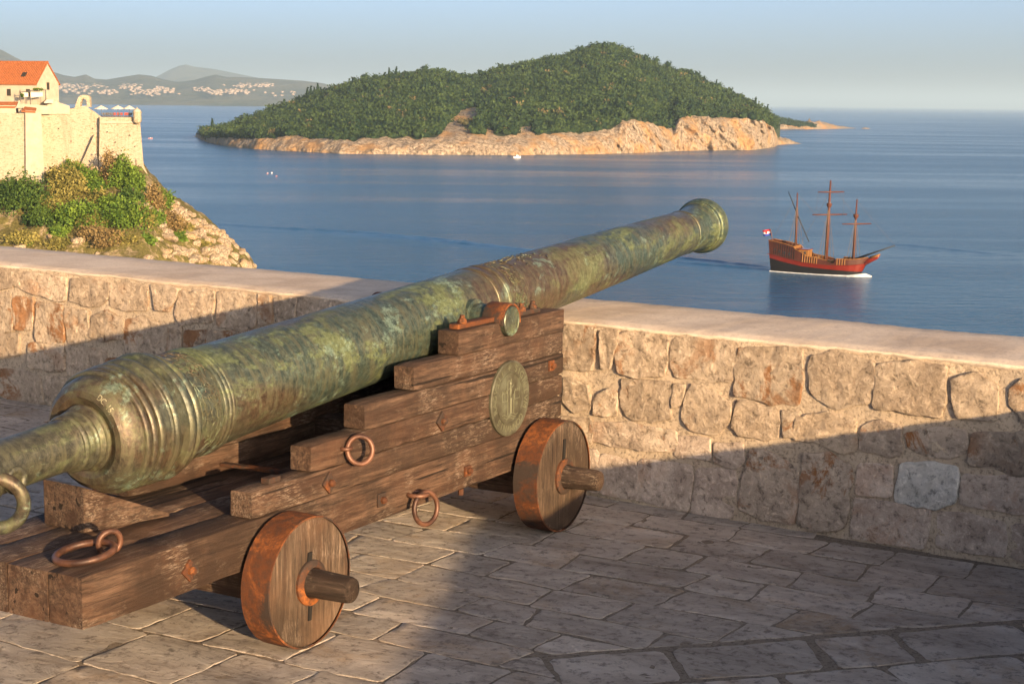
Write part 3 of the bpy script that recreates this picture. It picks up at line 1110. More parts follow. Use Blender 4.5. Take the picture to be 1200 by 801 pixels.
# axles
for (ya, rr) in ((0.7168, 0.3), (3.0917, 0.3205)):
    plank('axle_tree', -0.44, 0.44, ya - 0.11, ya + 0.11, 0.2, ZB - 0.003, M['wood_x'], car, ya * 9, axis='x')
WX, WTK = 0.6114, 0.1515
WHS = []
wheel_faces = {}
for sgn in (1, -1):
    for (ya, rr) in ((0.7168, 0.3), (3.0917, 0.3205)):
        c = Vector((sgn * (WX - WTK / 2), ya, rr))
        ax = MB(K)
        e = sgn
        prof = [(sgn * 0.43, 0.066), (sgn * 0.60, 0.066), (sgn * (WX + 0.21), 0.060), (sgn * (WX + 0.228), 0.055), (sgn * (WX + 0.236), 0.040)]
        ax.lathe(prof, 28, 'x', (0, ya, rr))
        ax.build('axle_arm', M['axle'], car, angle=45)
        w = MB(K)
        h = WTK / 2 - 0.003
        R = rr - 0.0085
        w.lathe([(-h, R), (h - 0.006, R), (h, R - 0.008), (h + 0.001, R * 0.6), (h, 0.070)] if sgn > 0 else [(h, R), (-h + 0.006, R), (-h, R - 0.008), (-h - 0.001, R * 0.6), (-h, 0.07)], 56, 'x', c)
        wh = w.build('wheel', M['wood_z'], car, angle=35)
        t = MB(K)
        h2 = WTK / 2
        t.lathe([(-h2, rr - 0.0085), (-h2, rr), (h2 * 0.0, rr + 0.0015), (h2, rr), (h2, rr - 0.0085)], 64, 'x', c, cap=False)
        t.build('tyre', M['rust_o'], wh, angle=35)
        hb = MB(K)
        xs = sgn * (WX - 0.002)
        hb.lathe([(xs - sgn * 0.004, 0.104), (xs + sgn * 0.012, 0.104), (xs + sgn * 0.018, 0.097), (xs + sgn * 0.022, 0.072), (xs, 0.066)], 32, 'x', (0, ya, rr), cap=False)
        hb.build('hub_plate', M['rust'], wh, angle=35)
        for (zo, hl, wd) in (((0.155, 0.062, 0.012),) if ya > 2 else ((0.118, 0.022, 0.013), (-0.13, 0.042, 0.010))):
            sc2 = MB(K)
            sc2.obox((xs + sgn * 0.004, ya - 0.008, rr + zo), (0.004, 0, 0), (0, wd, 0), (0, 0.004, hl))
            sc2.build('linchpin_slot', M['black'], wh)


# ironwork on the right cheek
def diamond(y, z, s=0.052, square=False, x=HW):
    m = MB(K)
    q = s * (0.8 if square else 1.0)
    pts = [(q, 0), (0, q), (-q, 0), (0, -q)] if not square else [(q, q), (-q, q), (-q, -q), (q, -q)]
    m.prism([(x - 0.002, y + a, z + b) for a, b in pts], (0.014, 0, 0))
    pl = m.build('bolt_plate', M['rust_o'], car, bevel=0.003)
    b = MB(K)
    b.lathe([(x + 0.010, 0.019), (x + 0.026, 0.019), (x + 0.036, 0.012)], 6 if square else 8, 'x', (0, y, z))
    b.build('bolt_head', M['rust'], pl, angle=30)


diamond(0.119, 0.475, 0.05)
diamond(1.096, 0.657, 0.055)
diamond(2.071, 0.790, 0.055)
diamond(1.522, 0.486, 0.042, True)
diamond(2.327, 0.478, 0.036, True)
diamond(3.24, 0.925, 0.038, True)
# bolt heads on step one and under the sill
m = MB(K)
m.obox((0.375, 0.737, Z0 + DL + 0.012), (0.024, 0, 0), (0, 0.042, 0), (0, 0, 0.013))
m.build('bolt_head', M['rust'], car, bevel=0.004)
m = MB(K)
m.lathe([(ZB - 0.035, 0.016), (ZB + 0.005, 0.016)], 8, 'z', (0.41, 2.30, 0))
m.build('bolt_head', M['rust_o'], car)


def staple(y, z, name='eye_bolt', parent=None, R=0.047, r=0.0155, x=HW):
    m = MB(K)
    m.torus((x + 0.035, y, z), R, r, 'z', 22, 9)
    return m.build(name, M['ring'], parent or car, smooth=True)


def hang_ring(c, R, r, rot, parent):
    m = MB(K)
    m.torus(c, R, r, 'x', 40, 12, rot=rot)
    return m.build('ring', M['ring'], parent, smooth=True)


e1 = MB(K)
e1.torus((HW + 0.008, 1.222, 0.800), 0.026, 0.010, 'z', 20, 8)
e1 = e1.build('eye_bolt', M['ring'], car, smooth=True)
hang_ring((HW + 0.052, 1.276, 0.786), 0.066, 0.0125, Matrix.Rotation(-0.50, 3, 'Z') @ Matrix.Rotation(-0.22, 3, 'Y'), e1)
e2 = staple(1.80, 0.462, R=0.050, r=0.0125)
hang_ring((HW + 0.078, 1.81, 0.392), 0.082, 0.0130, Matrix.Rotation(-0.20, 3, 'Z') @ Matrix.Rotation(-0.10, 3, 'Y'), e2)
# ring bolt on the trail
e3 = MB(K)
e3.torus((0.268, -0.172, Z0 + 0.044), 0.048, 0.0130, 'x', 26, 10, rot=Matrix.Rotation(-0.35, 3, 'Z') @ Matrix.Rotation(0.1, 3, 'Y'))
e3 = e3.build('eye_bolt', M['ring'], car, smooth=True)
m = MB(K)
m.torus((0.258, -0.300, Z0 + 0.030), 0.116, 0.0150, 'z', 44, 12, rx=1.0, rot=Matrix.Rotation(0.13, 3, 'X') @ Matrix.Rotation(-0.06, 3, 'Y'))
m.build('ring', M['ring'], e3, smooth=True)
# same fittings on the far cheek
for (y, z) in ((1.262, 0.80),):
    m = MB(K)
    m.torus((-HW - 0.028, y, z), 0.098, 0.0155, 'x', 30, 10)
    m.build('ring', M['ring'], car, smooth=True)

# cap square over the right trunnion (and its twin on the left)
CT = Z0 + 5 * DL
for sgn in (1, -1):
    xi, xo = sgn * 0.318, sgn * (HW + 0.022)
    x0, x1 = min(xi, xo), max(xi, xo)
    st = MB(K)
    outer, inner = [], []
    rr, th = 0.088, 0.012
    for t in frange(math.pi * 1.06, -math.pi * 0.06, 19):
        outer.append((TY + (rr + th) * math.cos(t), TZ + (rr + th) * math.sin(t)))
        inner.append((TY + rr * math.cos(t), TZ + rr * math.sin(t)))
    st.prism([(x0, y, z) for y, z in outer + inner[::-1]], (x1 - x0, 0, 0))
    strap = st.build('cap_square', M['rust_o'], car, bevel=0.002, angle=40)
    fl = MB(K)
    xa, xb = min(sgn * 0.325, sgn * (HW - 0.015)), max(sgn * 0.325, sgn * (HW - 0.015))
    fl.obox(((xa + xb) / 2, TY - 0.28, CT + 0.016), ((xb - xa) / 2 * 0.62, 0, 0), (0, 0.19, 0.0), (0, 0, 0.013))
    fl.obox(((xa + xb) / 2, TY + 0.255, CT + 0.016), ((xb - xa) / 2 * 0.62, 0, 0), (0, 0.165, 0.0), (0, 0, 0.013))
    fl.build('strap_tail', M['rust_o'], strap, bevel=0.003)
    for yy in (TY - 0.40, TY + 0.23, TY + 0.36):
        bb = MB(K)
        bb.lathe([(CT + 0.028, 0.026), (CT + 0.045, 0.026), (CT + 0.058, 0.014), (CT + 0.072, 0.013)], 8, 'z', (sgn * (HW - 0.05), yy, 0))
        bb.build('bolt_head', M['rust'], strap, angle=30)
    hk = MB(K)
    hk.torus((sgn * (HW - 0.05), TY + 0.16, CT + 0.045), 0.022, 0.008, 'x', 16, 7)
    hk.build('chain_link', M['rust_o'], strap, smooth=True)

# wedge under the breech
q = MB(K)
qr = [(-0.295, 0.012), (-0.035, -0.008), (0.075, 0.40), (-0.295, 0.46)]
zh = [0.20, 0.20, 0.016, 0.016]
Vq = [(x, y, Z0 + 0.001) for x, y in qr] + [(x, y, Z0 + h) for (x, y), h in zip(qr, zh)]
q.add(Vq, [(0, 1, 2, 3), (4, 5, 6, 7), (0, 1, 5, 4), (1, 2, 6, 5), (2, 3, 7, 6), (3, 0, 4, 7)])
o = q.build('wooden_wedge', M['wood'], bevel=0.006)
tag(o, 'short brown wooden wedge lying on the carriage bed under the cannon breech', 'wedge')

# medallion on the cheek
MY, MZ, MR = 2.76, 0.806, 0.211
md = MB(K)
x = HW
md.lathe([(x - 0.003, MR), (x + 0.012, MR), (x + 0.017, MR - 0.008), (x + 0.016, MR - 0.014), (x + 0.0125, MR - 0.02), (x + 0.0125, MR * 0.70), (x + 0.016, MR * 0.695),
          (x + 0.016, MR * 0.66), (x + 0.011, MR * 0.65), (x + 0.011, 0.0005)], 72, 'x', (0, MY, MZ))
med = md.build('medallion', M['medal'], car, angle=40)


def text_mesh(chars, size):
    cu = bpy.data.curves.new('glyph', 'FONT')
    cu.body = chars
    cu.size = size
    cu.extrude = 0.002
    cu.align_x = 'CENTER'
    cu.align_y = 'CENTER'
    ob = bpy.data.objects.new('glyph', cu)
    COL.objects.link(ob)
    dg = bpy.context.evaluated_depsgraph_get()
    me = bpy.data.meshes.new_from_object(ob.evaluated_get(dg))
    bpy.data.objects.remove(ob)
    V = [v.co.copy() for v in me.vertices]
    Fs = [tuple(p.vertices) for p in me.polygons]
    bpy.data.meshes.remove(me)
    return V, Fs


lg = MB(K)
LEG = '+ SIGILLVM COMMVNIS RAGVSII '
for i, ch in enumerate(LEG):
    if ch == ' ':
        continue
    a = math.pi / 2 + 0.1 - 2 * math.pi * i / len(LEG)
    V, Fs = text_mesh(ch, 0.055)
    rc = MR * 0.80
    # face the +X side: text right is +Y, up is +Z, turned to stand on the circle
    rot = a - math.pi / 2
    W = []
    for v in V:
        ty, tz = v.x * math.cos(rot) - v.y * math.sin(rot), v.x * math.sin(rot) + v.y * math.cos(rot)
        W.append((x + 0.0125 + v.z, MY + rc * math.cos(a) + ty, MZ + rc * math.sin(a) + tz))
    lg.add(W, Fs)
lg.build('legend', M['medal_hi'], med, kind='stuff')
em = MB(K)


def lineseg(pts, w=0.003):
    em.tube([(x + 0.0115, MY + a, MZ + b) for a, b in pts], w, 5, up=(1, 0, 0))


def blob(a, b, ra, rb, h=0.006):
    n = 12
    em.add([(x + 0.0105, MY + a + ra * math.cos(2 * math.pi * i / n), MZ + b + rb * math.sin(2 * math.pi * i / n)) for i in range(n)] + [(x + 0.0105 + h, MY + a, MZ + b)],
           [(i, (i + 1) % n, n) for i in range(n)])


blob(0.008, 0.045, 0.013, 0.045)
blob(0.008, 0.082, 0.009, 0.012, 0.008)
lineseg([(0.002, 0.092), (0.008, 0.108), (0.014, 0.092)])
lineseg([(-0.028, -0.09), (-0.028, 0.09), (-0.020, 0.104), (-0.008, 0.10)])
lineseg([(0.012, 0.055), (0.032, 0.07)])
lineseg([(-0.005, 0.055), (-0.027, 0.05)])
for s in (-1, 1):
    c = 0.008 + s * 0.068
    lineseg([(c - 0.028, -0.01), (c + 0.028, -0.01), (c + 0.028, 0.035), (c - 0.028, 0.035), (c - 0.028, -0.01)])
    for k in range(3):
        lineseg([(c - 0.022 + k * 0.022, 0.036), (c - 0.022 + k * 0.022, 0.048)], 0.004)
    lineseg([(c, -0.045), (c, -0.032)])
lineseg([(0.04, -0.09), (0.04, 0.02)])
lineseg([(0.006, 0.0), (0.006, -0.085)])
lineseg([(0.014, 0.0), (0.016, -0.085)])
for k in range(3):
    lineseg([(t, -0.092 - k * 0.011 + 0.007 * math.sin(t * 70 + k)) for t in frange(-0.085 + k * 0.02, 0.085 - k * 0.02, 14)], 0.0025)
em.build('emblem', M['medal_hi'], med, kind='stuff')

# ------------------------------------------------------------------ the gun
gun = empty('bronze_cannon', (0, TY * K, 0), 'long green patinated bronze cannon resting on the oak carriage', 'cannon')


def bead(s, r, w, h, n=6):
    """half-round moulding standing h above radius r"""
    return [(s - w / 2 * math.cos(math.pi * i / n), r + h * math.sin(math.pi * i / n)) for i in range(n + 1)]


PROF = [(-3.74, 0.0), (-3.74, 0.05), (-3.70, 0.095), (-3.64, 0.118), (-3.56, 0.122), (-3.46, 0.108), (-3.41, 0.107)] + bead(-3.36, 0.107, 0.07, 0.022)
PROF += [(-3.32, 0.106), (-3.1, 0.1055), (-2.905, 0.108)] + bead(-2.885, 0.110, 0.032, 0.014) + [(-2.866, 0.112), (-2.846, 0.116)] + bead(-2.832, 0.118, 0.026, 0.013)
PROF += [(-2.816, 0.120), (-2.798, 0.128)] + bead(-2.782, 0.131, 0.026, 0.014)
PROF += [(-2.769, 0.133), (-2.774, 0.150), (-2.788, 0.176), (-2.786, 0.204), (-2.764, 0.231), (-2.730, 0.248), (-2.706, 0.253), (-2.700, 0.254), (-2.699, 0.262)]
PROF += bead(-2.684, 0.262, 0.030, 0.010) + [(-2.669, 0.255), (-2.664, 0.255)] + bead(-2.646, 0.262, 0.034, 0.013) + [(-2.628, 0.254), (-2.622, 0.254)] + bead(-2.602, 0.264, 0.038, 0.014)
PROF += [(-2.582, 0.256), (-2.540, 0.262), (-2.535, 0.268)] + bead(-2.515, 0.268, 0.038, 0.015) + [(-2.495, 0.258), (-2.455, 0.256), (-2.450, 0.266)] + bead(-2.424, 0.268, 0.050, 0.022)
PROF += [(-2.398, 0.262), (-2.393, 0.262)] + bead(-2.374, 0.262, 0.034, 0.016) + [(-2.356, 0.256), (-2.345, 0.252), (-2.30, 0.250), (-2.175, 0.2425)]
PROF += bead(-2.160, 0.242, 0.024, 0.008) + [(-2.146, 0.2405)] + bead(-2.132, 0.241, 0.024, 0.010) + [(-2.118, 0.2395)] + bead(-2.105, 0.240, 0.022, 0.008)
PROF += [(-2.092, 0.2365), (-1.9, 0.2325), (-1.4, 0.2275), (-1.0, 0.2245), (-0.6, 0.2215), (-0.2, 0.2185), (0.15, 0.216), (0.275, 0.2145)]
PROF += bead(0.305, 0.2145, 0.055, 0.008) + [(0.335, 0.212), (0.385, 0.212)] + bead(0.41, 0.2125, 0.045, 0.007) + [(0.435, 0.2105), (0.8, 0.2055), (1.2, 0.198), (1.7, 0.1905), (2.2, 0.1825), (2.8, 0.168), (3.22, 0.157)]
PROF += bead(3.245, 0.157, 0.035, 0.006) + [(3.265, 0.1565), (3.34, 0.158), (3.42, 0.163), (3.48, 0.171), (3.52, 0.180), (3.525, 0.188), (3.548, 0.190)] + bead(3.605, 0.190, 0.11, 0.017)
PROF += [(3.662, 0.186), (3.675, 0.170), (3.678, 0.095), (3.67, 0.086), (3.2, 0.086), (3.2, 0.0)]
# finer rings where the barrel runs long, so that the casting can be a little uneven
fine = []
for (a, b), (c, d) in zip(PROF, PROF[1:]):
    k = max(1, int(abs(c - a) / 0.06))
    fine += [(a + (c - a) * i / k, b + (d - b) * i / k) for i in range(k)]
fine.append(PROF[-1])
gm = MB(K)
NS = 72
gm.lathe(fine, NS, 'y', cap=False)
for i, p in enumerate(gm.v):
    r = math.hypot(p.x, p.z)
    if r > 0.03:
        s = 1 + (0.006 * mnoise.noise(Vector((p.x * 5, p.y * 1.7, p.z * 5))) + 0.0025 * mnoise.noise(Vector((p.x * 16, p.y * 9, p.z * 16)))) * 0.8
        p.x *= s
        p.z *= s
barrel = gm.build('barrel', M['bronze'], None, origin=(0, 0, 0), angle=30)
barrel.parent = gun
barrel.location = (0, 0, TZ * K)
barrel.rotation_euler = (GEL, 0, 0)


def on_gun(b, name, mat=None, smooth=True):
    o = b.build(name, mat or M['bronze'], None, smooth=smooth, origin=(0, 0, 0))
    o.parent = barrel
    return o


for sgn in (1, -1):
    tn = MB(K)
    prof = [(sgn * 0.16, 0.108), (sgn * 0.222, 0.106), (sgn * 0.226, 0.083), (sgn * 0.44, 0.083), (sgn * (HW + 0.022), 0.083), (sgn * (HW + 0.027), 0.078), (sgn * (HW + 0.0275), 0.0735), (sgn * (HW + 0.024), 0.070), (sgn * (HW + 0.024), 0.0005)]
    tn.lathe(prof, 40, 'x', cap=False)
    o = tn.build('trunnion', M['bronze'], None, origin=(0, 0, 0), angle=35)
    o.parent = barrel
# ring through the cascabel
lug = MB(K)
lug.torus((0.098, -3.265, -0.035), 0.042, 0.017, 'x', 22, 10)
on_gun(lug, 'ring_lug')
br = MB(K)
br.torus((0.085, -3.36, -0.105), 0.105, 0.0275, 'y', 40, 14, rot=Matrix.Rotation(0.65, 3, 'Z') @ Matrix.Rotation(0.1, 3, 'X'))
on_gun(br, 'breech_ring')
# raised foliage relief: frieze behind the triple bead and in front of the trunnion band
random.seed(8)


def r_at(s):
    return interp(s, PROF)


def relief(s0, s1, count, a0, a1, ln, wd, hgt):
    b = MB(K)
    for _ in range(count):
        s, a = random.uniform(s0, s1), random.uniform(a0, a1)
        dr = random.uniform(0, 2 * math.pi)
        bend = random.uniform(-2.5, 2.5)
        pts, w = [], []
        n = 6
        for i in range(n):
            t = i / (n - 1)
            dd = dr + bend * t
            s += math.cos(dd) * ln / n
            a += math.sin(dd) * ln / n / 0.22
            s = min(max(s, s0), s1)
            R = r_at(s) + hgt * 0.1
            pts.append((R * math.cos(a), s, R * math.sin(a)))
            w.append(wd * (1 - 0.75 * t))
        b.tube(pts, w, 5)
    return b


on_gun(relief(-2.33, -2.19, 200, -0.9, 2.6, 0.075, 0.0022, 0.002), 'relief_frieze')['kind'] = 'stuff'
on_gun(relief(0.46, 0.62, 130, -0.9, 2.6, 0.085, 0.0028, 0.003), 'relief_frieze')['kind'] = 'stuff'
# arms on top of the chase, pale lichen on it
cr = MB(K)
for _ in range(45):
    a = math.pi / 2 + random.gauss(-0.1, 0.22)
    s = random.gauss(0.80, 0.09)
    R = r_at(s)
    p = Vector((R * math.cos(a), s, R * math.sin(a)))
    q = p + Vector((random.uniform(-.03, .03), random.uniform(-.045, .045), 0.0))
    q = Vector((q.x, q.y, 0)) + Vector((0, 0, math.sqrt(max(0.01, r_at(q.y) ** 2 - q.x ** 2))))
    cr.tube([p, (p + q) / 2 + Vector((0, 0, 0.001)), q], [0.0035, 0.005, 0.002], 6)
on_gun(cr, 'coat_of_arms')['kind'] = 'stuff'
# the mark cut in the breech face
V, Fs = text_mesh('DC. 15.', 0.030)
mk = MB(K)
W = []
for v in V:
    a = 0.88 - (v.x) / 0.20
    rr = 0.208 + v.y
    s = interp(rr, [(0.150, -2.774), (0.176, -2.788), (0.204, -2.786), (0.231, -2.764), (0.248, -2.730)]) - 0.0015 - v.z * 0.3
    W.append((rr * math.cos(a), s, rr * math.sin(a)))
mk.add(W, Fs)
on_gun(mk, 'cut_mark', M['pale_mark'], smooth=False)

# ------------------------------------------------------------------ the island
def far_rock(name, lo, hi, sc, stain):
    m = Mat(name, 0.92, 0, 0.15, coord='World')
    v = m.map((1, 1, 0.7))
    a = m.noise(0.10 * sc, 8, 0.68, 0.7, v=v)
    b = m.noise(0.45 * sc, 7, 0.72, v=v)
    c = m.ramp(b, [(0.38, tuple(x * 0.34 for x in lo)), (0.48, lo), (0.62, hi)])
    c = m.mix(m.ramp(m.noise(0.035 * sc, 5, 0.6), [(0.48, 0.0), (0.62, stain)]), c, (hi[0] * 0.92, hi[1] * 0.66, hi[2] * 0.38))
    m.color(c)
    m.bump(a, 1.0, 7.0 / sc)
    m.bump(m.voro(0.22 * sc, 'F1', v=m.map((1, 1, 0.35), rot=(0.3, 0.5, 0))), 0.9, 3.0 / sc)
    m.bump(b, 1.0, 2.2 / sc)
    return m.m


M['isle_rock'] = far_rock('island_cliff', (0.37, 0.285, 0.205), (0.56, 0.45, 0.335), 1.0, 0.9)
M['scrub'] = plain('island_scrub', (0.030, 0.042, 0.016), 0.95, 0, 0.4, 0.15)
M['pine'] = leafy('pine_leaf', (0.006, 0.020, 0.006), (0.046, 0.074, 0.018))

SKY_ = [(232, 158), (245, 149), (270, 141), (300, 131), (330, 121), (360, 109), (385, 102), (410, 94), (440, 87), (470, 83), (495, 80), (520, 83), (545, 87), (560, 86), (580, 79), (610, 73), (640, 67), (665, 61), (690, 54), (715, 53),
        (740, 61), (770, 73), (800, 81), (820, 91), (850, 104), (875, 116), (895, 127), (908, 137)]
SHORE = [(226, 160.5), (240, 167), (260, 171), (300, 175), (400, 180), (500, 181), (600, 181.5), (700, 180), (760, 178), (800, 176), (880, 175), (905, 172), (912, 168)]
CLIFF = [(226, 160), (240, 161), (300, 163.5), (340, 161), (400, 166), (450, 164), (500, 164), (522, 161), (545, 160), (575, 161), (600, 162), (650, 159), (690, 159), (718, 152), (724, 146), (740, 142),
         (765, 149), (786, 154), (792, 140), (812, 137), (840, 138), (870, 139), (893, 142), (904, 149), (910, 163)]


def hor(px):
    return 112.5 + 0.0112 * px


def shore_dep(px):
    return (CAM.z - SEA) * 1920 / (interp(px, SHORE) - hor(px))


def isle_col(px):
    d0 = shore_dep(px)
    edge = min(1.0, (px - 222) / 120, (918 - px) / 70)
    run = 80 + 400 * max(0.0, edge) ** 0.7
    d1 = d0 + run
    dc = d0 + 14 + 10 * max(0, edge)
    zr = CAM.z + (hor(px) - interp(px, SKY_) - 7.5) / 1920 * d1
    zc = CAM.z + (hor(px) - interp(px, CLIFF)) / 1920 * dc
    return d0, dc, d1, max(zc, SEA + 3), max(zr, zc + 1)


def isle_pt(px, t):
    """t<0 under water, 0..0.12 cliff, up to 1 the ridge, beyond it the far side"""
    d0, dc, d1, zc, zr = isle_col(px)
    if t < 0.12:
        u = max(0, t / 0.12)
        d, z = d0 + (dc - d0) * u ** 1.6, SEA + (zc - SEA) * (u ** 0.9)
        if t < 0:
            z, d = SEA - 4, d0 - 6
    elif t <= 1:
        u = (t - 0.12) / 0.88
        d, z = dc + (d1 - dc) * u, zc + (zr - zc) * (u ** 0.85)
    else:
        u = t - 1
        d, z = d1 + (d1 - d0) * u, zr + (SEA - 2 - zr) * min(1, u * u * 1.0)
    # noise in place, not in the picture
    p = land((px - 600) / 1920 * d, d, z)
    return p, d


def scar(px, t):
    """bare landslide on the slope, and a few outcrops"""
    if 0.10 < t < 0.46:
        u = (t - 0.10) / 0.36
        x = 528 + 26 * u
        if abs(px - x) < 21 - 9 * u + 2.5 * mnoise.noise(Vector((px * 0.3, t * 30, 0))):
            return True
    if 0.12 < t < 0.2 and (602 < px < 624 or 566 < px < 574):
        return True
    if abs(px - 695) < 9 and 0.86 < t < 0.9:
        return True
    return False


TS = [-0.02] + [0.12 * i / 22 for i in range(23)] + [0.135, 0.16, 0.2, 0.25, 0.3, 0.36, 0.42, 0.5, 0.58, 0.66, 0.74, 0.82, 0.9, 0.96, 1.0, 1.08, 1.2, 1.4, 1.7, 2.0]
PX = frange(226, 912, 620)
V = []
for px in PX:
    for t in TS:
        p, d = isle_pt(px, t)
        if 0 <= t <= 0.135:
            w = 1.0 if t < 0.12 else 0.4
            q = Vector((p.x * 0.045, p.y * 0.045, p.z * 0.03))
            n1 = abs(mnoise.noise(q)) * 2 - 0.7
            n2 = mnoise.noise(q * 2.9)
            # slanting beds of limestone
            bed = mnoise.noise(Vector(((p.x * RH.x + p.y * RH.y) * 0.16 + p.z * 0.22, p.z * 0.02, 3.0)))
            n3 = mnoise.noise(q * 8.0) + 0.6 * mnoise.noise(q * 17.0)
            big_ = min(1.6, max(0.5, (isle_col(px)[3] - SEA) / 22))
            d2 = (n1 * 7 + n2 * 4.5 + bed * 4.5 + n3 * 2.0) * w * big_
            p = p + FH * d2 + Vector((0, 0, (n2 * 2.2 + bed * 1.4) * (1 if t > 0.01 else 0)))
        elif t > 0.135:
            p = p + Vector((0, 0, 3.0 * mnoise.noise(Vector((p.x * 0.012, p.y * 0.012, 1.0)))))
        V.append(p)
nt_ = len(TS)
F1 = [(i * nt_ + j, i * nt_ + j + 1, (i + 1) * nt_ + j + 1, (i + 1) * nt_ + j) for i in range(len(PX) - 1) for j in range(nt_ - 1)]
c0 = land(0, 1500, SEA)
isl = soup('island', [tuple(p - c0) for p in V], F1, M['isle_rock'], loc=c0, kind='structure', smooth=False)
isl.data.materials.append(M['scrub'])
mi = np.zeros(len(F1), dtype=np.int32)
for k, f in enumerate(F1):
    i_, j_ = divmod(k, nt_ - 1)
    if TS[j_] >= 0.12 and not scar(PX[i_], TS[j_]):
        mi[k] = 1
isl.data.polygons.foreach_set('material_index', mi)

# tree crowns: a few lumpy templates of small faces, set out by the thousand
ICO = None


def ico(sub):
    bm = bmesh.new()
    bmesh.ops.create_icosphere(bm, subdivisions=sub, radius=1.0)
    v = np.array([p.co[:] for p in bm.verts])
    f = np.array([[x.index for x in q.verts] for q in bm.faces])
    bm.free()
    return v, f


def crown_template(seed, tall):
    """a dark core and a shell of leaf-clump faces, all small"""
    rng = np.random.RandomState(seed)
    v1, f1 = ico(1)
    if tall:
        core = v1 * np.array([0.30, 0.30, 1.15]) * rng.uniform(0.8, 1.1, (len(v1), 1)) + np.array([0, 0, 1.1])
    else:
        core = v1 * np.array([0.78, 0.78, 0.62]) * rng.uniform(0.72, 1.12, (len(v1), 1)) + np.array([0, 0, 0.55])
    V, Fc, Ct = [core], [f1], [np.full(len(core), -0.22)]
    b0 = len(core)
    n = 46
    lob = rng.normal(size=(5, 3))
    lob /= np.linalg.norm(lob, axis=1)[:, None]
    lob[:, 2] = np.abs(lob[:, 2])
    for i in range(n):
        if tall:
            h = rng.uniform(0.05, 2.3)
            a = rng.uniform(0, 6.28)
            r = 0.34 * (1 - h / 2.5) + 0.05
            c = np.array([math.cos(a) * r, math.sin(a) * r, h])
            tn = rng.uniform(-0.1, 0.1)
        else:
            k = rng.randint(5)
            d = lob[k] * 0.62 + rng.normal(size=3) * 0.36
            c = d * np.array([1, 1, 0.72]) + np.array([0, 0, 0.55])
            tn = (k - 2) * 0.06 + rng.uniform(-0.13, 0.13) + 0.1
        s = rng.uniform(0.13, 0.27)
        d1 = rng.normal(size=3)
        d1 /= np.linalg.norm(d1)
        d2 = np.cross(d1, rng.normal(size=3))
        d2 /= np.linalg.norm(d2)
        V.append(np.array([c - d1 * s, c + d1 * s * 0.3 - d2 * s, c + d1 * s + d2 * s * 0.6]))
        Fc.append(np.array([[b0, b0 + 1, b0 + 2]]))
        Ct.append(np.full(3, tn))
        b0 += 3
    return np.vstack(V), np.vstack(Fc), np.concatenate(Ct)


TEMPL = [crown_template(s, False) for s in range(7)] + [crown_template(20 + s, True) for s in range(2)]


def forest(name, spots, mat, kind='stuff'):
    Vs, Fs, Cs = [], [], []
    b0 = 0
    rng = np.random.RandomState(4)
    for (p, s, tint, k) in spots:
        v, f, c = TEMPL[k]
        a = rng.uniform(0, 6.28)
        R = np.array([[math.cos(a), -math.sin(a), 0], [math.sin(a), math.cos(a), 0], [0, 0, 1]])
        q = (v @ R.T) * np.array([s, s, s * rng.uniform(0.85, 1.25)]) + np.array(p)
        Vs.append(q)
        Fs.append(f + b0)
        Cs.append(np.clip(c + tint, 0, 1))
        b0 += len(q)
    return soup(name, np.vstack(Vs), np.vstack(Fs), mat, kind=kind, colors=np.concatenate(Cs))


random.seed(21)
spots = []
tall = 0
for _ in range(52000):
    px = random.uniform(234, 906)
    t = random.uniform(0.10, 1.06)
    d0, dc, d1, zc, zr = isle_col(px)
    # even cover over the ground
    if random.random() > (d1 - d0) / 480.0:
        continue
    p, d = isle_pt(px, t)
    lim = 0.135
    if t < lim:
        continue
    p.z += 3.0 * mnoise.noise(Vector((p.x * 0.012, p.y * 0.012, 1.0)))
    # clearing near the top
    if scar(px, t):
        continue
    g = mnoise.noise(Vector((p.x * 0.015, p.y * 0.015, 4.0)))
    tint = 0.36 + 0.30 * g + random.gauss(0, 0.2)
    k = random.randrange(7)
    s = random.choice([2.2, 2.8, 3.2, 3.8, 4.6, 5.6]) * random.uniform(0.85, 1.15)
    if random.random() < 0.006:
        k = random.choice([7, 8])
        s = random.uniform(4, 6)
        tint = 0.05
    spots.append((tuple(p + Vector((0, 0, -0.8))), s, tint, k))
    if len(spots) >= 15000:
        break
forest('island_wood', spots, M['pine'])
# a browner, drier set scattered among them
dry = []
M['dry'] = leafy('dry_leaf', (0.045, 0.042, 0.016), (0.16, 0.125, 0.055))
for _ in range(170):
    px = random.uniform(240, 900)
    t = random.uniform(0.14, 1.0)
    p, d = isle_pt(px, t)
    p.z += 3.0 * mnoise.noise(Vector((p.x * 0.012, p.y * 0.012, 1.0)))
    dry.append((tuple(p), random.uniform(3.0, 5.2), random.uniform(0.2, 0.9), random.randrange(7)))
forest('dry_scrub', dry, M['dry'])


def single_tree(name, p, s, k, tint, label, group):
    root = empty(name, tuple(p), label, 'tree', group)
    v, f, c = TEMPL[k]
    h = s * (0.9 if k < 7 else 0.5)
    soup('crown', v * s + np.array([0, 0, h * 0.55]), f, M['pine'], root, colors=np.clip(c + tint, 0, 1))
    m = MB()
    m.tube([(0, 0, -1), (0.1, 0, h * 0.5), (0, 0.1, h * 1.1)], [0.5, 0.38, 0.2], 7)
    t = m.build('trunk', M['bark'], None, origin=(0, 0, 0))
    t.parent = root


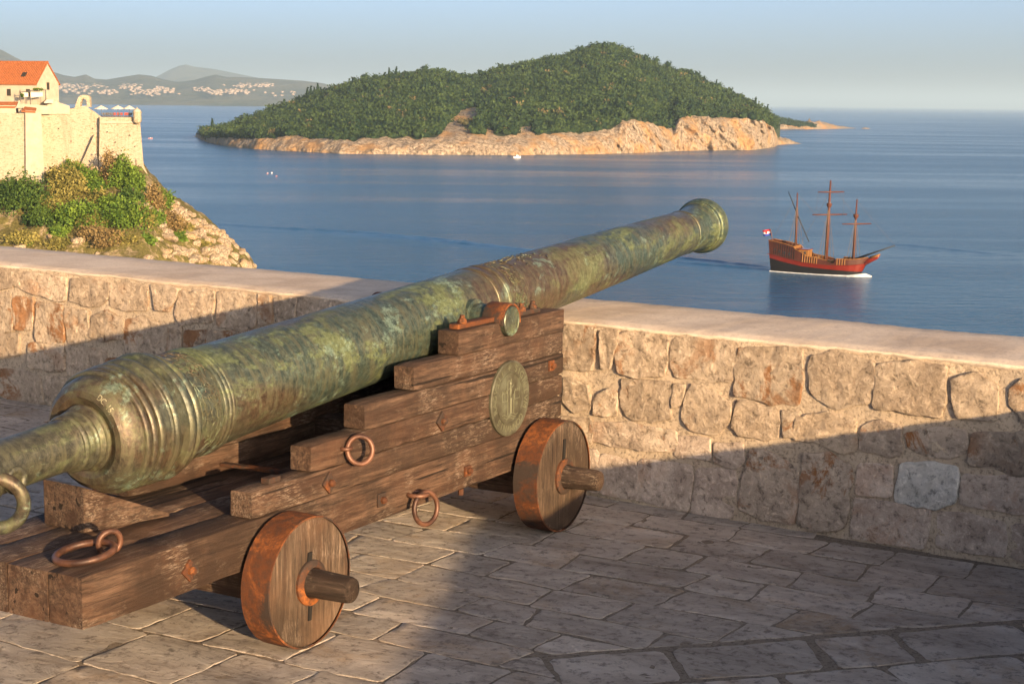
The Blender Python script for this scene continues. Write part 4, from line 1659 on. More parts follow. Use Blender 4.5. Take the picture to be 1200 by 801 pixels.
M['bark'] = plain('bark', (0.09, 0.065, 0.045), 0.9)
for px in (412, 424, 494, 560, 584, 668, 676, 690, 697, 704, 712, 720, 732, 752, 764, 778, 806, 812, 820, 838, 851, 864):
    p, d = isle_pt(px, 1.0)
    single_tree('pine_tree', p + Vector((0, 0, 1.0)), random.uniform(4.2, 6.0), random.randrange(7), random.uniform(0.05, 0.35), 'dark pine standing up along the skyline of the wooded island', 'pines on the island ridge')
for px, t in ((245, 0.8), (357, 0.93), (361, 0.95), (365, 0.96), (369, 0.97), (408, 0.75), (432, 0.72)):
    p, d = isle_pt(px, t)
    single_tree('cypress_tree', p, random.uniform(5.0, 6.5), random.choice([7, 8]), 0.0, 'slender dark cypress among the low trees of the island slope', 'cypresses on the island')

# low far end of the island and the rocks off it
def rocky_bank(name, px0, px1, ywater, top, dep_thick, mat, seed, n=60):
    V, m = [], 7
    for i in range(n):
        px = px0 + (px1 - px0) * i / (n - 1)
        d = (CAM.z - SEA) * 1920 / (interp(px, ywater) - hor(px))
        h = max(0.3, (interp(px, ywater) - interp(px, top)) / 1920 * d)
        e = math.sin(math.pi * min(1, max(0, i / (n - 1)))) ** 0.3 if i not in (0, n - 1) else 0.0
        for j in range(m):
            u = j / (m - 1)
            prof = [0, 0.62, 0.9, 1.0, 0.85, 0.5, 0][j]
            p = land((px - 600) / 1920 * d, d + dep_thick * u, 0)
            nz = mnoise.noise(Vector((p.x * 0.05, p.y * 0.05, seed))) + 0.6 * mnoise.noise(Vector((p.x * 0.17, p.y * 0.17, seed)))
            p.z = SEA - 0.6 + (h + 0.6) * prof * e * (1 + 0.45 * nz)
            V.append(p)
    Fs = [(i * m + j, i * m + j + 1, (i + 1) * m + j + 1, (i + 1) * m + j) for i in range(n - 1) for j in range(m - 1)]
    c = V[0].copy()
    return soup(name, [tuple(p - c) for p in V], Fs, mat, loc=c, kind='structure')


rocky_bank('island_point', 868, 1008, [(868, 151), (950, 151), (1008, 150)], [(868, 120), (885, 130), (905, 140), (930, 144), (945, 143), (955, 141), (975, 144), (990, 147), (1008, 149.5)], 120, M['isle_rock'], 2.0, 90)
rocky_bank('rock_islet', 1008, 1020, [(1008, 150.5), (1020, 150.5)], [(1008, 150), (1014, 149), (1020, 150.3)], 25, M['isle_rock'], 3.0, 16)
rocky_bank('rock_ledge', 900, 941, [(900, 170), (920, 168.5), (941, 168)], [(900, 156), (915, 160), (928, 164), (941, 167.5)], 45, M['isle_rock'], 4.0, 50)
rocky_bank('rock_shelf', 219, 252, [(219, 160), (235, 161.5), (252, 166)], [(219, 159.5), (235, 157.5), (252, 160)], 40, M['isle_rock'], 5.0, 40)
sp2 = []
for _ in range(900):
    px = random.uniform(868, 951)
    d = (CAM.z - SEA) * 1920 / (151 - hor(px)) + random.uniform(18, 110)
    h = (151 - interp(px, [(868, 120), (885, 130), (905, 140), (930, 145), (951, 148)])) / 1920 * 3000 * random.uniform(0.75, 1.0)
    p = land((px - 600) / 1920 * d, d, SEA + max(1, h - 4))
    sp2.append((tuple(p), random.uniform(4, 7), random.uniform(0.0, 0.3), random.randrange(7)))
forest('point_wood', sp2, M['pine'])

# ------------------------------------------------------------------ far coast
def hillmat(name, c0, c1):
    m = Mat(name, 0.95, 0, 0.1, coord='World')
    a = m.noise(0.0035, 7, 0.65)
    m.color(m.mix(m.ramp(a, [(0.35, 0.0), (0.65, 1.0)]), c0, c1))
    m.bump(a, 1.0, 90.0)
    return m.m


M['hill'] = hillmat('far_hillside', (0.035, 0.045, 0.024), (0.11, 0.10, 0.065))


def ridge(name, prof, dep, thick, seed, n=150):
    m = 14
    V = []
    x0, x1 = prof[0][0], prof[-1][0]
    for i in range(n):
        px = x0 + (x1 - x0) * i / (n - 1)
        py = interp(px, prof)
        for j in range(m):
            u = j / (m - 1)
            d = dep + thick * u
            pk = [0, .16, .33, .47, .6, .72, .83, .92, .98, 1.0, .9, .6, .3, 0][j]
            hz = (hor(px) - py) / 1920 * (dep + thick * 0.69) + (CAM.z - SEA)
            p = land((px - 600) / 1920 * d, d, 0)
            nz = mnoise.fractal(Vector((p.x * 0.0011, p.y * 0.0011, seed)), 1.0, 2.0, 5)
            p.z = SEA - 8 + (max(0, hz) + 8) * pk + hz * 0.16 * nz * math.sin(math.pi * min(1, u / 0.69)) * (1 if j < 9 else 0.2)
            V.append(p)
    Fs = [(i * m + j, i * m + j + 1, (i + 1) * m + j + 1, (i + 1) * m + j) for i in range(n - 1) for j in range(m - 1)]
    c = V[0].copy()
    soup(name, [tuple(p - c) for p in V], Fs, M['hill'], loc=c, kind='structure', smooth=True)
    return prof, dep, thick


RA = ridge('far_mountain', [(110, 110), (150, 101), (178, 92), (195, 83), (207, 78), (215, 76.5), (225, 79), (250, 82), (275, 87), (300, 92), (330, 97), (352, 104), (362, 111)], 15000, 2500, 1.0)
RB = ridge('far_hills', [(-260, 62), (-120, 54), (-40, 54), (0, 60), (14, 68), (28, 75), (45, 80), (60, 85), (72, 89), (85, 91), (98, 88), (108, 93), (122, 94), (140, 91), (160, 88), (175, 90), (188, 94), (205, 97), (225, 95), (238, 91), (250, 88.5), (262, 91), (280, 91), (300, 92), (325, 93.5), (350, 95), (375, 98), (392, 102), (408, 108), (418, 112)], 9000, 2200, 7.0, 260)
random.seed(4)
tv, tf = [], []
clusters = [((60, 128), (99, 110), 120), ((128, 206), (91, 105), 130), ((150, 200), (104, 109), 40), ((228, 310), (97, 109), 150), ((60, 330), (107, 111), 70)]
BX = np.array([(x, y, z) for x in (-1, 1) for y in (-1, 1) for z in (0, 1)], dtype=float)
BF = np.array([(0, 1, 3, 2), (4, 6, 7, 5), (0, 4, 5, 1), (2, 3, 7, 6), (0, 2, 6, 4), (1, 5, 7, 3)])
for (xa, xb), (ya, yb), cnt in clusters:
    cc = [(random.uniform(xa, xb), random.uniform(ya, yb)) for _ in range(7)]
    for _ in range(cnt):
        a = random.choice(cc)
        px, py = a[0] + random.gauss(0, (xb - xa) * 0.06), a[1] + random.gauss(0, 1.3)
        py = min(py, hor(px) - 2.5)
        hs = max(0.02, (hor(px) - py) / max(3, (hor(px) - interp(px, RB[0]))))
        if hs > 0.85:
            continue
        d = 9000 + 2200 * 0.69 * hs - 120
        p = bay(px, py, d)
        w = random.uniform(5, 12)
        b0 = len(tv) * 8
        tv.append(BX * np.array([w, 8, random.uniform(6, 11)]) + np.array(p) + np.array([0, 0, -6]))
        tf.append(BF + b0)
M['town'] = plain('far_town_wall', (0.27, 0.215, 0.175), 0.9, 0, 0.45, 0.01)
soup('far_town', np.vstack(tv), np.vstack(tf), M['town'], kind='stuff')

# ------------------------------------------------------------------ headland with the town wall
def lat(px, d):
    return (px - 600) / 1920 * d


def hz_(px, py, d):
    return CAM.z + (hor(px) - py) / 1920 * d


HX = frange(-150, -48, 150)
HD = frange(300, 440, 150)
RD = (FH - RH * 0.29).normalized()
# height of the slope: falls from the wall foot to the water on the right and towards the viewer


RS = [(-60, -18.5), (-25, -17.0), (-6, -15.5), (0, -14.6), (2.5, -18.2), (8.3, -24.6), (14.6, -28.8), (21.2, -33.2), (27.5, -39.4), (31, -43), (80, -60)]


def head_z(la, d):
    front = max(0, 398 - d)
    right = la + 0.2292 * d
    z = interp(right, RS) - 0.32 * front - 0.0028 * min(front, 40) * front
    n = mnoise.noise(Vector((la * 0.11, d * 0.11, 2.0))) * 1.3 + mnoise.noise(Vector((la * 0.31, d * 0.31, 5.0))) * 0.9 + mnoise.noise(Vector((la * 0.8, d * 0.8, 8.0))) * 0.6
    return max(z + n * (0.5 if -4 < right < 3 else 1), SEA - 2)


V = [land(la, d, head_z(la, d)) for la in HX for d in HD]
nh = len(HD)
Fh = [(i * nh + j, (i + 1) * nh + j, (i + 1) * nh + j + 1, i * nh + j + 1) for i in range(len(HX) - 1) for j in range(nh - 1)]


def headmat():
    m = Mat('headland_ground', 0.93, 0, 0.15, coord='World')
    a = m.noise(0.30, 7, 0.68, 0.5)
    b = m.noise(1.6, 6, 0.7)
    c = m.ramp(b, [(0.3, (0.13, 0.092, 0.048)), (0.5, (0.33, 0.25, 0.15)), (0.7, (0.48, 0.385, 0.26))])
    g = m.ramp(b, [(0.3, (0.055, 0.055, 0.014)), (0.6, (0.17, 0.145, 0.042)), (0.75, (0.27, 0.215, 0.085))])
    c = m.mix(m.ramp(a, [(0.40, 0.0), (0.50, 0.95)]), c, g)
    m.color(c)
    m.bump(a, 0.8, 1.2)
    m.bump(b, 1.0, 0.5)
    return m.m


M['head'] = headmat()
c0 = land(-92, 398, -30)
hl = soup('headland', [tuple(p - c0) for p in V], Fh, M['head'], loc=c0, kind='structure')


def town_stone():
    m = Mat('town_wall_stone', 0.92, 0, 0.15, coord='World')
    v = m.map((1, 1, 2.2))
    a = m.noise(0.16, 6, 0.65)
    b = m.noise(1.4, 6, 0.7, v=v)
    s = m.noise(0.5, 5, 0.7, v=m.map((1.6, 1.6, 0.10)))
    c = m.mix(a, (0.31, 0.256, 0.185), (0.41, 0.345, 0.258))
    c = m.mix(m.ramp(b, [(0.40, 0.75), (0.48, 0.0)]), c, (0.22, 0.165, 0.10))
    c = m.mix(m.ramp(s, [(0.52, 0.0), (0.68, 0.55)]), c, (0.22, 0.17, 0.11))
    m.color(c)
    m.bump(b, 0.8, 0.25)
    return m.m


M['town_wall'] = town_stone()
M['town_trim'] = plain('pale_wall_render', (0.37, 0.315, 0.24), 0.9, 0, 0.3, 0.8)
M['tile'] = plain('orange_roof_tile', (0.26, 0.085, 0.029), 0.85, 0, 0.6, 1.6)
M['shutter'] = plain('dark_opening', (0.03, 0.025, 0.02), 0.8)
M['canvas'] = plain('cream_canvas', (0.62, 0.54, 0.42), 0.85)
M['grey_post'] = plain('grey_post', (0.10, 0.09, 0.08), 0.6)
M['redseat'] = plain('red_chair', (0.35, 0.05, 0.03), 0.7)
D = 400.0
cw = empty('town_wall', tuple(land(lat(80, D), D, hz_(80, 200, D))), 'tall pale stone fortification wall above the green headland', 'wall')


def slab(pts, d, thick, name, mat, parent, skew=0.0, bevel=0):
    m = MB()
    poly = [land(lat(x, d), d + skew * (x - pts[0][0]), hz_(x, y, d)) for x, y in pts]
    m.prism(poly, RD * thick)
    return m.build(name, mat, parent)


def batter(name, top, bot, d, lean, thick, mat, parent, skew=0.0):
    """wall face whose foot stands lean metres in front of its head; top and bot are (bearing, height mark) lists of one length"""
    n = len(top)
    m = MB()
    ft = [land(lat(x, d), d + skew * i, hz_(x, y, d)) for i, (x, y) in enumerate(top)]
    fb_ = [land(lat(x, d), d - lean + skew * i, hz_(x, y, d)) for i, (x, y) in enumerate(bot)]
    bt = [p + RD * thick for p in ft]
    bb = [p + RD * (thick + lean) for p in fb_]
    V = ft + fb_ + bt + bb
    Fs = []
    for i in range(n - 1):
        Fs += [(i, i + 1, n + i + 1, n + i), (2 * n + i, 3 * n + i, 3 * n + i + 1, 2 * n + i + 1), (i, 2 * n + i, 2 * n + i + 1, i + 1), (n + i, n + i + 1, 3 * n + i + 1, 3 * n + i)]
    Fs += [(0, n, 3 * n, 2 * n), (n - 1, 3 * n - 1, 4 * n - 1, 2 * n - 1)]
    m.add(V, Fs)
    return m.build(name, mat, parent)


# curtain wall with its sloping shoulder and the lower terrace bastion
batter('curtain_wall', [(30, 131), (60, 131), (84, 127), (98, 125.5), (107, 131), (115, 137)], [(30, 240), (60, 240), (84, 240), (98, 240), (107, 240), (117, 240)], 402, 2.0, 16, M['town_wall'], cw)
batter('bastion', [(113, 137.5), (140, 137.5), (160, 138)], [(111, 240), (140, 240), (168, 240)], 399.5, 1.6, 14, M['town_wall'], cw)
slab([(113, 144.5), (160.3, 144.5), (160.3, 142.2), (113, 142.2)], 399.0, 0.6, 'string_course', M['town_trim'], cw)
slab([(155, 186), (160.5, 186), (169, 207), (170, 230), (155, 230)], 398, 5, 'sloping_foot', M['town_wall'], cw)
batter('corner_tower', [(-60, 133), (0, 133), (26.5, 133)], [(-64, 245), (0, 245), (29, 245)], 396.5, 2.0, 18, M['town_wall'], cw)
batter('pilaster', [(26, 129.5), (44.5, 131)], [(27, 240), (50, 240)], 395.5, 2.5, 10, M['town_trim'], cw)
slab([(88, 196), (106, 158), (112, 210), (88, 230)], 398.5, 3.0, 'buttress', M['town_wall'], cw)
for (x, y) in ((34, 142), (34.5, 148), (35, 153)):
    slab([(x, y), (x + 1.6, y), (x + 1.6, y + 1), (x, y + 1)], 395.30, 0.35, 'putlog_hole', M['shutter'], cw)
for (x, y) in ((121, 154), (130, 166), (147, 158), (104, 150), (64, 150), (78, 165), (137, 176), (153, 171)):
    slab([(x, y), (x + 1.2, y), (x + 1.2, y + 1.2), (x, y + 1.2)], 398.6 if x > 113 else 401.0, 0.6, 'putlog_hole', M['shutter'], cw)
# sentry turret on the corner
tz = hz_(159, 145, D)
tu = empty('sentry_turret', tuple(land(lat(158.6, D), 398.6, tz)), 'small round stone sentry turret on the corner of the fortification', 'turret')
k_ = 0.2083
m = MB()
m.lathe([(-0.1, 0.25), (0.25, 0.75), (0.6, 1.02), (2.6, 1.0), (2.65, 1.1), (2.85, 1.1)], 18, 'z', tu.location)
m.build('body', M['town_wall'], tu, angle=40)
m = MB()
m.lathe([(2.86, 1.06), (3.3, 0.8), (3.6, 0.42), (3.72, 0.15), (3.95, 0.12), (4.0, 0.0)], 18, 'z', tu.location)
m.build('cap', M['town_trim'], tu, angle=40)

# ruined bell arch
ar = empty('stone_arch', tuple(land(lat(91, D), 403, hz_(91, 126, D))), 'weathered free-standing stone arch on top of the fortification wall', 'arch')
m = MB()
outer = [(80, 127), (82, 121), (84.5, 115), (87, 112.5), (91, 111.5), (95.5, 112), (98, 114), (98.5, 125.8)]
inner = [(94.5, 125.8), (94.6, 119), (93, 116.6), (90.5, 116), (88.3, 117.6), (87.2, 121), (86.5, 127)]
poly = [land(lat(x, D), 403, hz_(x, y, D)) for x, y in outer + inner]
m.prism(poly, FH * 1.6)
m.build('arch_ring', M['town_wall'], ar)
m = MB()
m.prism([land(lat(x, D), 403.2, hz_(x, y, D)) for x, y in ((86.5, 127), (94.5, 125.8), (94.5, 124.2), (86.7, 125))], FH * 1.2)
m.build('sill', M['town_trim'], ar)

# house with the orange roof
HU = (RH * 0.955 - FH * 0.295).normalized()
HV = (RH * 0.295 + FH * 0.955).normalized()
corner = land(lat(40.5, 404), 404, 0)
hb, he, hr = hz_(40, 133, 404), hz_(40, 98, 404), hz_(40, 98, 404) + 5.0
house = empty('stone_house', (corner.x, corner.y, hb), 'cream stone house with a bright orange tiled gable roof behind the fortification', 'house')
Wd, Ln = 9.5, 16.0


def hp(u, v, z):
    return corner - HU * u + HV * v + Vector((0, 0, z))


m = MB()
m.prism([hp(0, 0, hb), hp(0, Wd, hb), hp(0, Wd, he), hp(0, Wd / 2, hr - 0.15), hp(0, 0, he)], -HU * Ln)
m.build('wall', M['town_trim'], house)
m = MB()
ov, th = 0.5, 0.28
m.prism([hp(-0.25, -ov, he - ov * 0.95), hp(-0.25, Wd / 2, hr), hp(-0.25, Wd / 2, hr + th), hp(-0.25, -ov, he - ov * 0.95 + th)], -HU * (Ln + 0.5))
m.prism([hp(-0.25, Wd + ov, he - ov * 0.95), hp(-0.25, Wd / 2 + 0.02, hr), hp(-0.25, Wd / 2 + 0.02, hr + th), hp(-0.25, Wd + ov, he - ov * 0.95 + th)], -HU * (Ln + 0.5))
roof = m.build('roof', M['tile'], house)
m = MB()
for i in range(34):
    u = -0.2 + i * 0.49
    m.tube([hp(u, -ov, he - ov * 0.95 + th + 0.02), hp(u, Wd / 2 - 0.1, hr + th + 0.0)], 0.11, 6)
o = m.build('tile_row', M['tile'], roof, kind='stuff')
m = MB()
m.tube([hp(-0.3, Wd / 2, hr + th), hp(Ln + 0.3, Wd / 2, hr + th)], 0.2, 8)
m.build('ridge_tile', M['tile'], roof)
m = MB()
c = hp(4.6, 1.7, he + 1.9)
m.obox(c, HU * 0.55, HV * 0.5 + Vector((0, 0, 0.5)), (Vector((0, 0, 1)) - HV).normalized() * 0.35)
m.build('skylight', M['shutter'], roof)
for i, u in enumerate((2.0, 7.5, 12.5)):
    m = MB()
    m.prism([hp(u, 0.05, he - 3.2), hp(u + 1.1, 0.05, he - 3.2), hp(u + 1.1, 0.05, he - 1.5), hp(u, 0.05, he - 1.5)], -HV * 0.12)
    m.build('window', M['shutter'], house)
m = MB()
m.prism([hp(-0.05, 4.2, he - 1.6), hp(-0.05, 5.2, he - 1.6), hp(-0.05, 5.2, he + 0.2), hp(-0.05, 4.2, he + 0.2)], HU * 0.12)
m.build('window', M['shutter'], house)

# low buildings in front of the house
an = empty('annex_house', tuple(land(lat(12, D), 399.5, hz_(12, 133, D))), 'small cream annex with little orange tiled roof beside the stone house', 'house')
slab([(-30, 134), (15, 134), (15, 124), (-30, 124)], 399.5, 3.0, 'wall', M['town_trim'], an)
m = MB()
m.prism([land(lat(-31, D), 399.2, hz_(-31, 127, D)), land(lat(15.5, D), 399.2, hz_(15, 127, D)), land(lat(15.5, D), 401.6, hz_(15, 121.0, D)), land(lat(-31, D), 401.6, hz_(-31, 121.0, D))], (0, 0, 0.3))
m.build('roof', M['tile'], an)
m = MB()
m.prism([land(lat(15.6, D), 399.4, hz_(15, 127, D)), land(lat(23.5, D), 399.4, hz_(23, 127, D)), land(lat(18, D), 401.0, hz_(18, 117.5, D))], FH * 2)
m.build('gable', M['town_trim'], an)
ln_ = empty('lean_to', tuple(land(lat(36, D), 396.2, hz_(36, 131, D))), 'tiny orange tiled lean-to roof capping the pale pilaster', 'roof')
m = MB()
m.prism([land(lat(28, D), 395.2, hz_(28, 131.5, D)), land(lat(44.5, D), 395.2, hz_(44, 132.5, D)), land(lat(42, D), 398, hz_(42, 128.0, D)), land(lat(28.5, D), 398, hz_(28, 126.5, D))], (0, 0, 0.3))
m.build('tiles', M['tile'], ln_)
pg = empty('roof_terrace', tuple(land(lat(33, D), 401, hz_(33, 131, D))), 'small roof terrace with vine pergola and awnings against the house', 'terrace')
slab([(18, 134), (56, 134), (56, 124.5), (18, 122)], 400.2, 8, 'parapet', M['town_trim'], pg)
slab([(52, 116), (78, 124.5), (78, 134), (52, 134)], 401.5, 8, 'ramp_wall', M['town_trim'], pg)
for x in (19, 31, 49):
    m = MB()
    m.tube([land(lat(x, D), 401.0, hz_(x, 124, D)), land(lat(x, D), 401.0, hz_(x, 106, D))], 0.12, 6)
    m.build('post', M['grey_post'], pg)
m = MB()
m.tube([land(lat(18, D), 401.0, hz_(18, 108.5, D)), land(lat(50, D), 401.0, hz_(50, 106, D))], 0.10, 6)
m.build('beam', M['grey_post'], pg)
slab([(33, 115), (47, 113.5), (47, 108.2), (33, 108.2)], 401.3, 0.1, 'awning', M['canvas'], pg)
slab([(24.5, 114), (30, 114), (30, 109), (24.5, 109)], 401.3, 0.1, 'awning', M['canvas'], pg)
m = MB()
m.prism([land(lat(48, D), 400.0, hz_(48, 121.2, D)), land(lat(59, D), 400.0, hz_(59, 121.2, D)), land(lat(57, D), 401.6, hz_(57, 117.0, D)), land(lat(49, D), 401.6, hz_(49, 117.0, D))], (0, 0, 0.08))
m.build('awning', M['canvas'], pg)


def leafball(name, c, rx, ry, rz, n, size, mat, parent, seed, lo=0.0):
    rng = np.random.RandomState(seed)
    # clumps, then leaves within the clumps
    nc = max(6, n // 45)
    cc = rng.normal(size=(nc, 3))
    cc /= np.linalg.norm(cc, axis=1)[:, None]
    cc *= rng.uniform(0.35, 0.95, (nc, 1))
    cc[:, 2] = np.abs(cc[:, 2]) * 1.0 + lo
    ids = rng.randint(0, nc, n)
    p = cc[ids] + rng.normal(size=(n, 3)) * 0.17
    tint = np.clip(0.45 + 0.25 * rng.normal(size=nc)[ids] + 0.15 * rng.normal(size=n), 0, 1)
    p = p * np.array([rx, ry, rz])
    d1 = rng.normal(size=(n, 3))
    d1 /= np.linalg.norm(d1, axis=1)[:, None]
    d2 = np.cross(d1, rng.normal(size=(n, 3)))
    d2 /= np.linalg.norm(d2, axis=1)[:, None] + 1e-6
    s = size * rng.uniform(0.6, 1.3, (n, 1))
    v = np.stack([p - d1 * s - d2 * s * 0.4, p + d1 * s * 0.2 - d2 * s * 0.55, p + d1 * s, p + d2 * s * 0.55], 1).reshape(-1, 3)
    f = np.arange(4 * n).reshape(-1, 4)
    return soup(name, v, f, mat, parent, loc=c, colors=np.repeat(tint, 4))


M['bush_dark'] = leafy('dark_bush_leaf', (0.018, 0.045, 0.008), (0.075, 0.12, 0.018))
M['bush_green'] = leafy('green_bush_leaf', (0.035, 0.075, 0.008), (0.125, 0.19, 0.022))
M['bush_olive'] = leafy('olive_bush_leaf', (0.085, 0.085, 0.018), (0.24, 0.20, 0.055))
M['bush_brown'] = leafy('dry_bush_leaf', (0.095, 0.066, 0.025), (0.24, 0.165, 0.065))
vn = leafball('pergola_vine', (0, 0, 0), 2.1, 1.0, 0.6, 420, 0.16, M['bush_green'], pg, 77)
vn.location = land(lat(41, D), 401.0, hz_(41, 106, D)) - pg.location
vn2 = leafball('pergola_vine', (0, 0, 0), 0.9, 0.6, 0.8, 180, 0.16, M['bush_dark'], pg, 78)
vn2.location = land(lat(21, D), 400.9, hz_(21, 113.5, D)) - pg.location

# parasols and chairs on the bastion terrace
pu = None
for i, (x, w) in enumerate(((112, 8.0), (130, 8.2), (145, 7.2))):
    base = land(lat(x, D), 402.5 + 1.5 * (i % 2), hz_(x, 137, D))
    r = empty('parasol', tuple(base), 'cream parasol with grey post over the bastion terrace tables', 'parasol', 'parasols on the bastion terrace')
    m = MB()
    m.tube([base, base + Vector((0, 0, 2.55))], 0.05, 7)
    m.build('post', M['grey_post'], r)
    m = MB()
    rw = w * k_
    n = 8
    top = base + Vector((0, 0, 2.75))
    ring = [base + RH * rw * math.cos(2 * math.pi * (j + .5) / n) + FH * rw * math.sin(2 * math.pi * (j + .5) / n) + Vector((0, 0, 1.95)) for j in range(n)]
    low = [p + Vector((0, 0, -0.12)) for p in ring]
    m.add([top] + ring + low, [(0, 1 + j, 1 + (j + 1) % n) for j in range(n)] + [(1 + j, 9 + j, 9 + (j + 1) % n, 1 + (j + 1) % n) for j in range(n)])
    m.build('canopy', M['canvas'], r)
random.seed(9)


def chair(base, red):
    r = empty('terrace_chair', tuple(base), 'small red chair set out under the parasols on the bastion' if red else 'small dark chair set out under the parasols on the bastion', 'chair', 'red chairs on the bastion' if red else 'dark chairs on the bastion')
    mt = M['redseat'] if red else M['grey_post']
    m = MB()
    m.obox(base + Vector((0, 0, 0.45)), RH * 0.26, FH * 0.26, (0, 0, 0.04))
    m.build('seat', mt, r)
    m = MB()
    m.obox(base + FH * 0.25 + Vector((0, 0, 0.78)), RH * 0.26, FH * 0.03, (0, 0, 0.26))
    m.build('backrest', mt, r)
    for sx in (-1, 1):
        for sy in (-1, 1):
            m = MB()
            m.tube([base + RH * 0.22 * sx + FH * 0.22 * sy, base + RH * 0.22 * sx + FH * 0.22 * sy + Vector((0, 0, 0.42))], 0.025, 5)
            m.build('leg', M['grey_post'], r)


for i in range(13):
    x = 116 + i * 2.75 + random.uniform(-.6, .6)
    chair(land(lat(x, D), 400.6 + random.uniform(0, 1.5), hz_(x, 137.3, D)), 4 < i < 12 and i % 4 != 3)
# terrace rail: posts one by one under a rail
rl = empty('terrace_railing', tuple(land(lat(137, D), 399.9, hz_(137, 137.5, D))), 'thin dark railing along the bastion terrace edge', 'railing')
for i in range(14):
    x = 114.5 + i * 3.2
    m = MB()
    b = land(lat(x, D), 399.9, hz_(x, 137.7, D))
    m.tube([b, b + Vector((0, 0, 0.9))], 0.025, 5)
    m.build('post', M['grey_post'], rl)
m = MB()
m.tube([land(lat(114.5, D), 399.9, hz_(114.5, 137.7, D) + 0.9), land(lat(156, D), 399.9, hz_(156, 137.7, D) + 0.9)], 0.03, 6)
m.build('rail', M['grey_post'], rl)

# bushes on the slope
BUSH = [('bush_dark', 22, 244, 7.0, 6.2, 1500, 'big dark green bush on the headland under the corner tower'),
        ('bush_dark', 4, 234, 4.5, 4.2, 700, 'dark green bush at the foot of the corner tower'),
        ('bush_dark', 40, 262, 4.2, 3.2, 600, 'low dark bush below the big dark green bush'),
        ('bush_olive', 75, 232, 5.2, 6.4, 1200, 'tall yellowish olive bush beside the pale pilaster'),
        ('bush_green', 84, 262, 6.0, 4.6, 1100, 'broad green bush lower on the headland slope'),
        ('bush_olive', 62, 212, 3.2, 3.2, 420, 'small straw-coloured bush against the wall by the pilaster'),
        ('bush_green', 74, 190, 1.5, 2.4, 160, 'narrow green plant climbing the curtain wall'),
        ('bush_green', 84, 203, 2.6, 2.8, 340, 'fresh green shrub creeping down from the curtain wall'),
        ('bush_green', 97, 214, 3.0, 3.2, 420, 'fresh green shrub below the climbing plant'),
        ('bush_green', 108, 226, 3.0, 2.6, 380, 'low green shrub between the olive bush and the brown bush'),
        ('bush_brown', 126, 215, 3.4, 6.2, 760, 'brownish bush against the foot of the bastion'),
        ('bush_green', 139, 217, 3.6, 6.2, 860, 'tall green bush against the bastion beside the brown bush'),
        ('bush_green', 154, 222, 2.4, 4.0, 420, 'green bush at the corner of the bastion foot'),
        ('bush_green', 143, 262, 6.0, 4.8, 1200, 'bright green bush in the middle of the rocky slope'),
        ('bush_green', 128, 248, 3.6, 3.2, 460, 'smaller bright green bush beside the middle one'),
        ('bush_brown', 172, 244, 3.0, 4.4, 560, 'brown dry bush near the edge of the headland'),
        ('bush_green', 186, 246, 2.6, 4.0, 420, 'green bush leaning over the seaward edge of the headland'),
        ('bush_brown', 194, 268, 3.4, 3.4, 460, 'reddish brown bush just above the boulders'),
        ('bush_green', 203, 280, 2.4, 1.9, 260, 'small green tuft among the boulders'),
        ('bush_green', 166, 283, 2.2, 1.8, 220, 'small green tuft below the bright green bush'),
        ('bush_brown', 118, 284, 4.4, 2.6, 460, 'dry brown scrub low on the slope above the parapet'),
        ('bush_brown', 98, 280, 4.0, 2.4, 380, 'dry brown scrub under the broad green bush'),
        ('bush_olive', 20, 283, 5.0, 1.8, 420, 'pale olive scrub low under the dark bushes'),
        ('bush_green', 22, 287, 2.0, 1.4, 180, 'little green tuft above the parapet edge'),
        ('bush_olive', 60, 288, 4.2, 1.6, 340, 'straw-coloured scrub low on the slope'),
        ('bush_green', 62, 276, 2.8, 1.8, 240, 'little green shrub below the tall olive bush'),
        ('bush_olive', 112, 240, 3.6, 3.0, 420, 'olive bush between the green shrub and the bright green bush'),
        ('bush_olive', 52, 250, 3.6, 3.4, 420, 'olive bush squeezed between the dark bush and the yellowish one'),
        ('bush_olive', 160, 262, 3.0, 3.0, 380, 'olive bush beside the bright green bush on the seaward side'),
        ('bush_olive', 102, 262, 3.4, 2.6, 380, 'straw-coloured bush under the middle of the slope'),
        ('bush_dark', 148, 236, 3.2, 2.8, 360, 'dark green bush above the bright green one'),
        ('bush_green', 176, 262, 2.4, 2.2, 260, 'green tuft under the dry brown bush'),
        ('bush_olive', 214, 272, 2.2, 1.6, 200, 'olive tuft on the boulder flank'),
        ('bush_olive', 228, 286, 2.0, 1.2, 160, 'low olive tuft far down among the boulders'),
        ('bush_olive', 140, 284, 3.4, 1.8, 280, 'straw tuft between the dry scrub and the green tuft')]


def ray_land(px, py):
    """where a bearing and height mark meets the headland"""
    d = 330.0
    while d < 398.5:
        if hz_(px, py, d) <= head_z(lat(px, d), d):
            break
        d += 0.8
    return d


for i, (mt, px, py, w, h, n, lab) in enumerate(BUSH):
    d = ray_land(px, py)
    p = land(lat(px, d), d, head_z(lat(px, d), d) - 0.3)
    r = empty('bush', tuple(p), lab, 'bush', None)
    lo_ = leafball('foliage', (0, 0, 0), w * 1.1, w * 0.9, h * 1.15, int(n * 4.2), 0.34, M[mt], r, 100 + i)
    m = MB()
    m.tube([(0, 0, -0.4), (0.1, 0.05, h * 0.3), (0.0, 0.1, h * 0.62)], [0.22, 0.16, 0.08], 6)
    t = m.build('stem', M['bark'], None, origin=(0, 0, 0))
    t.parent = r

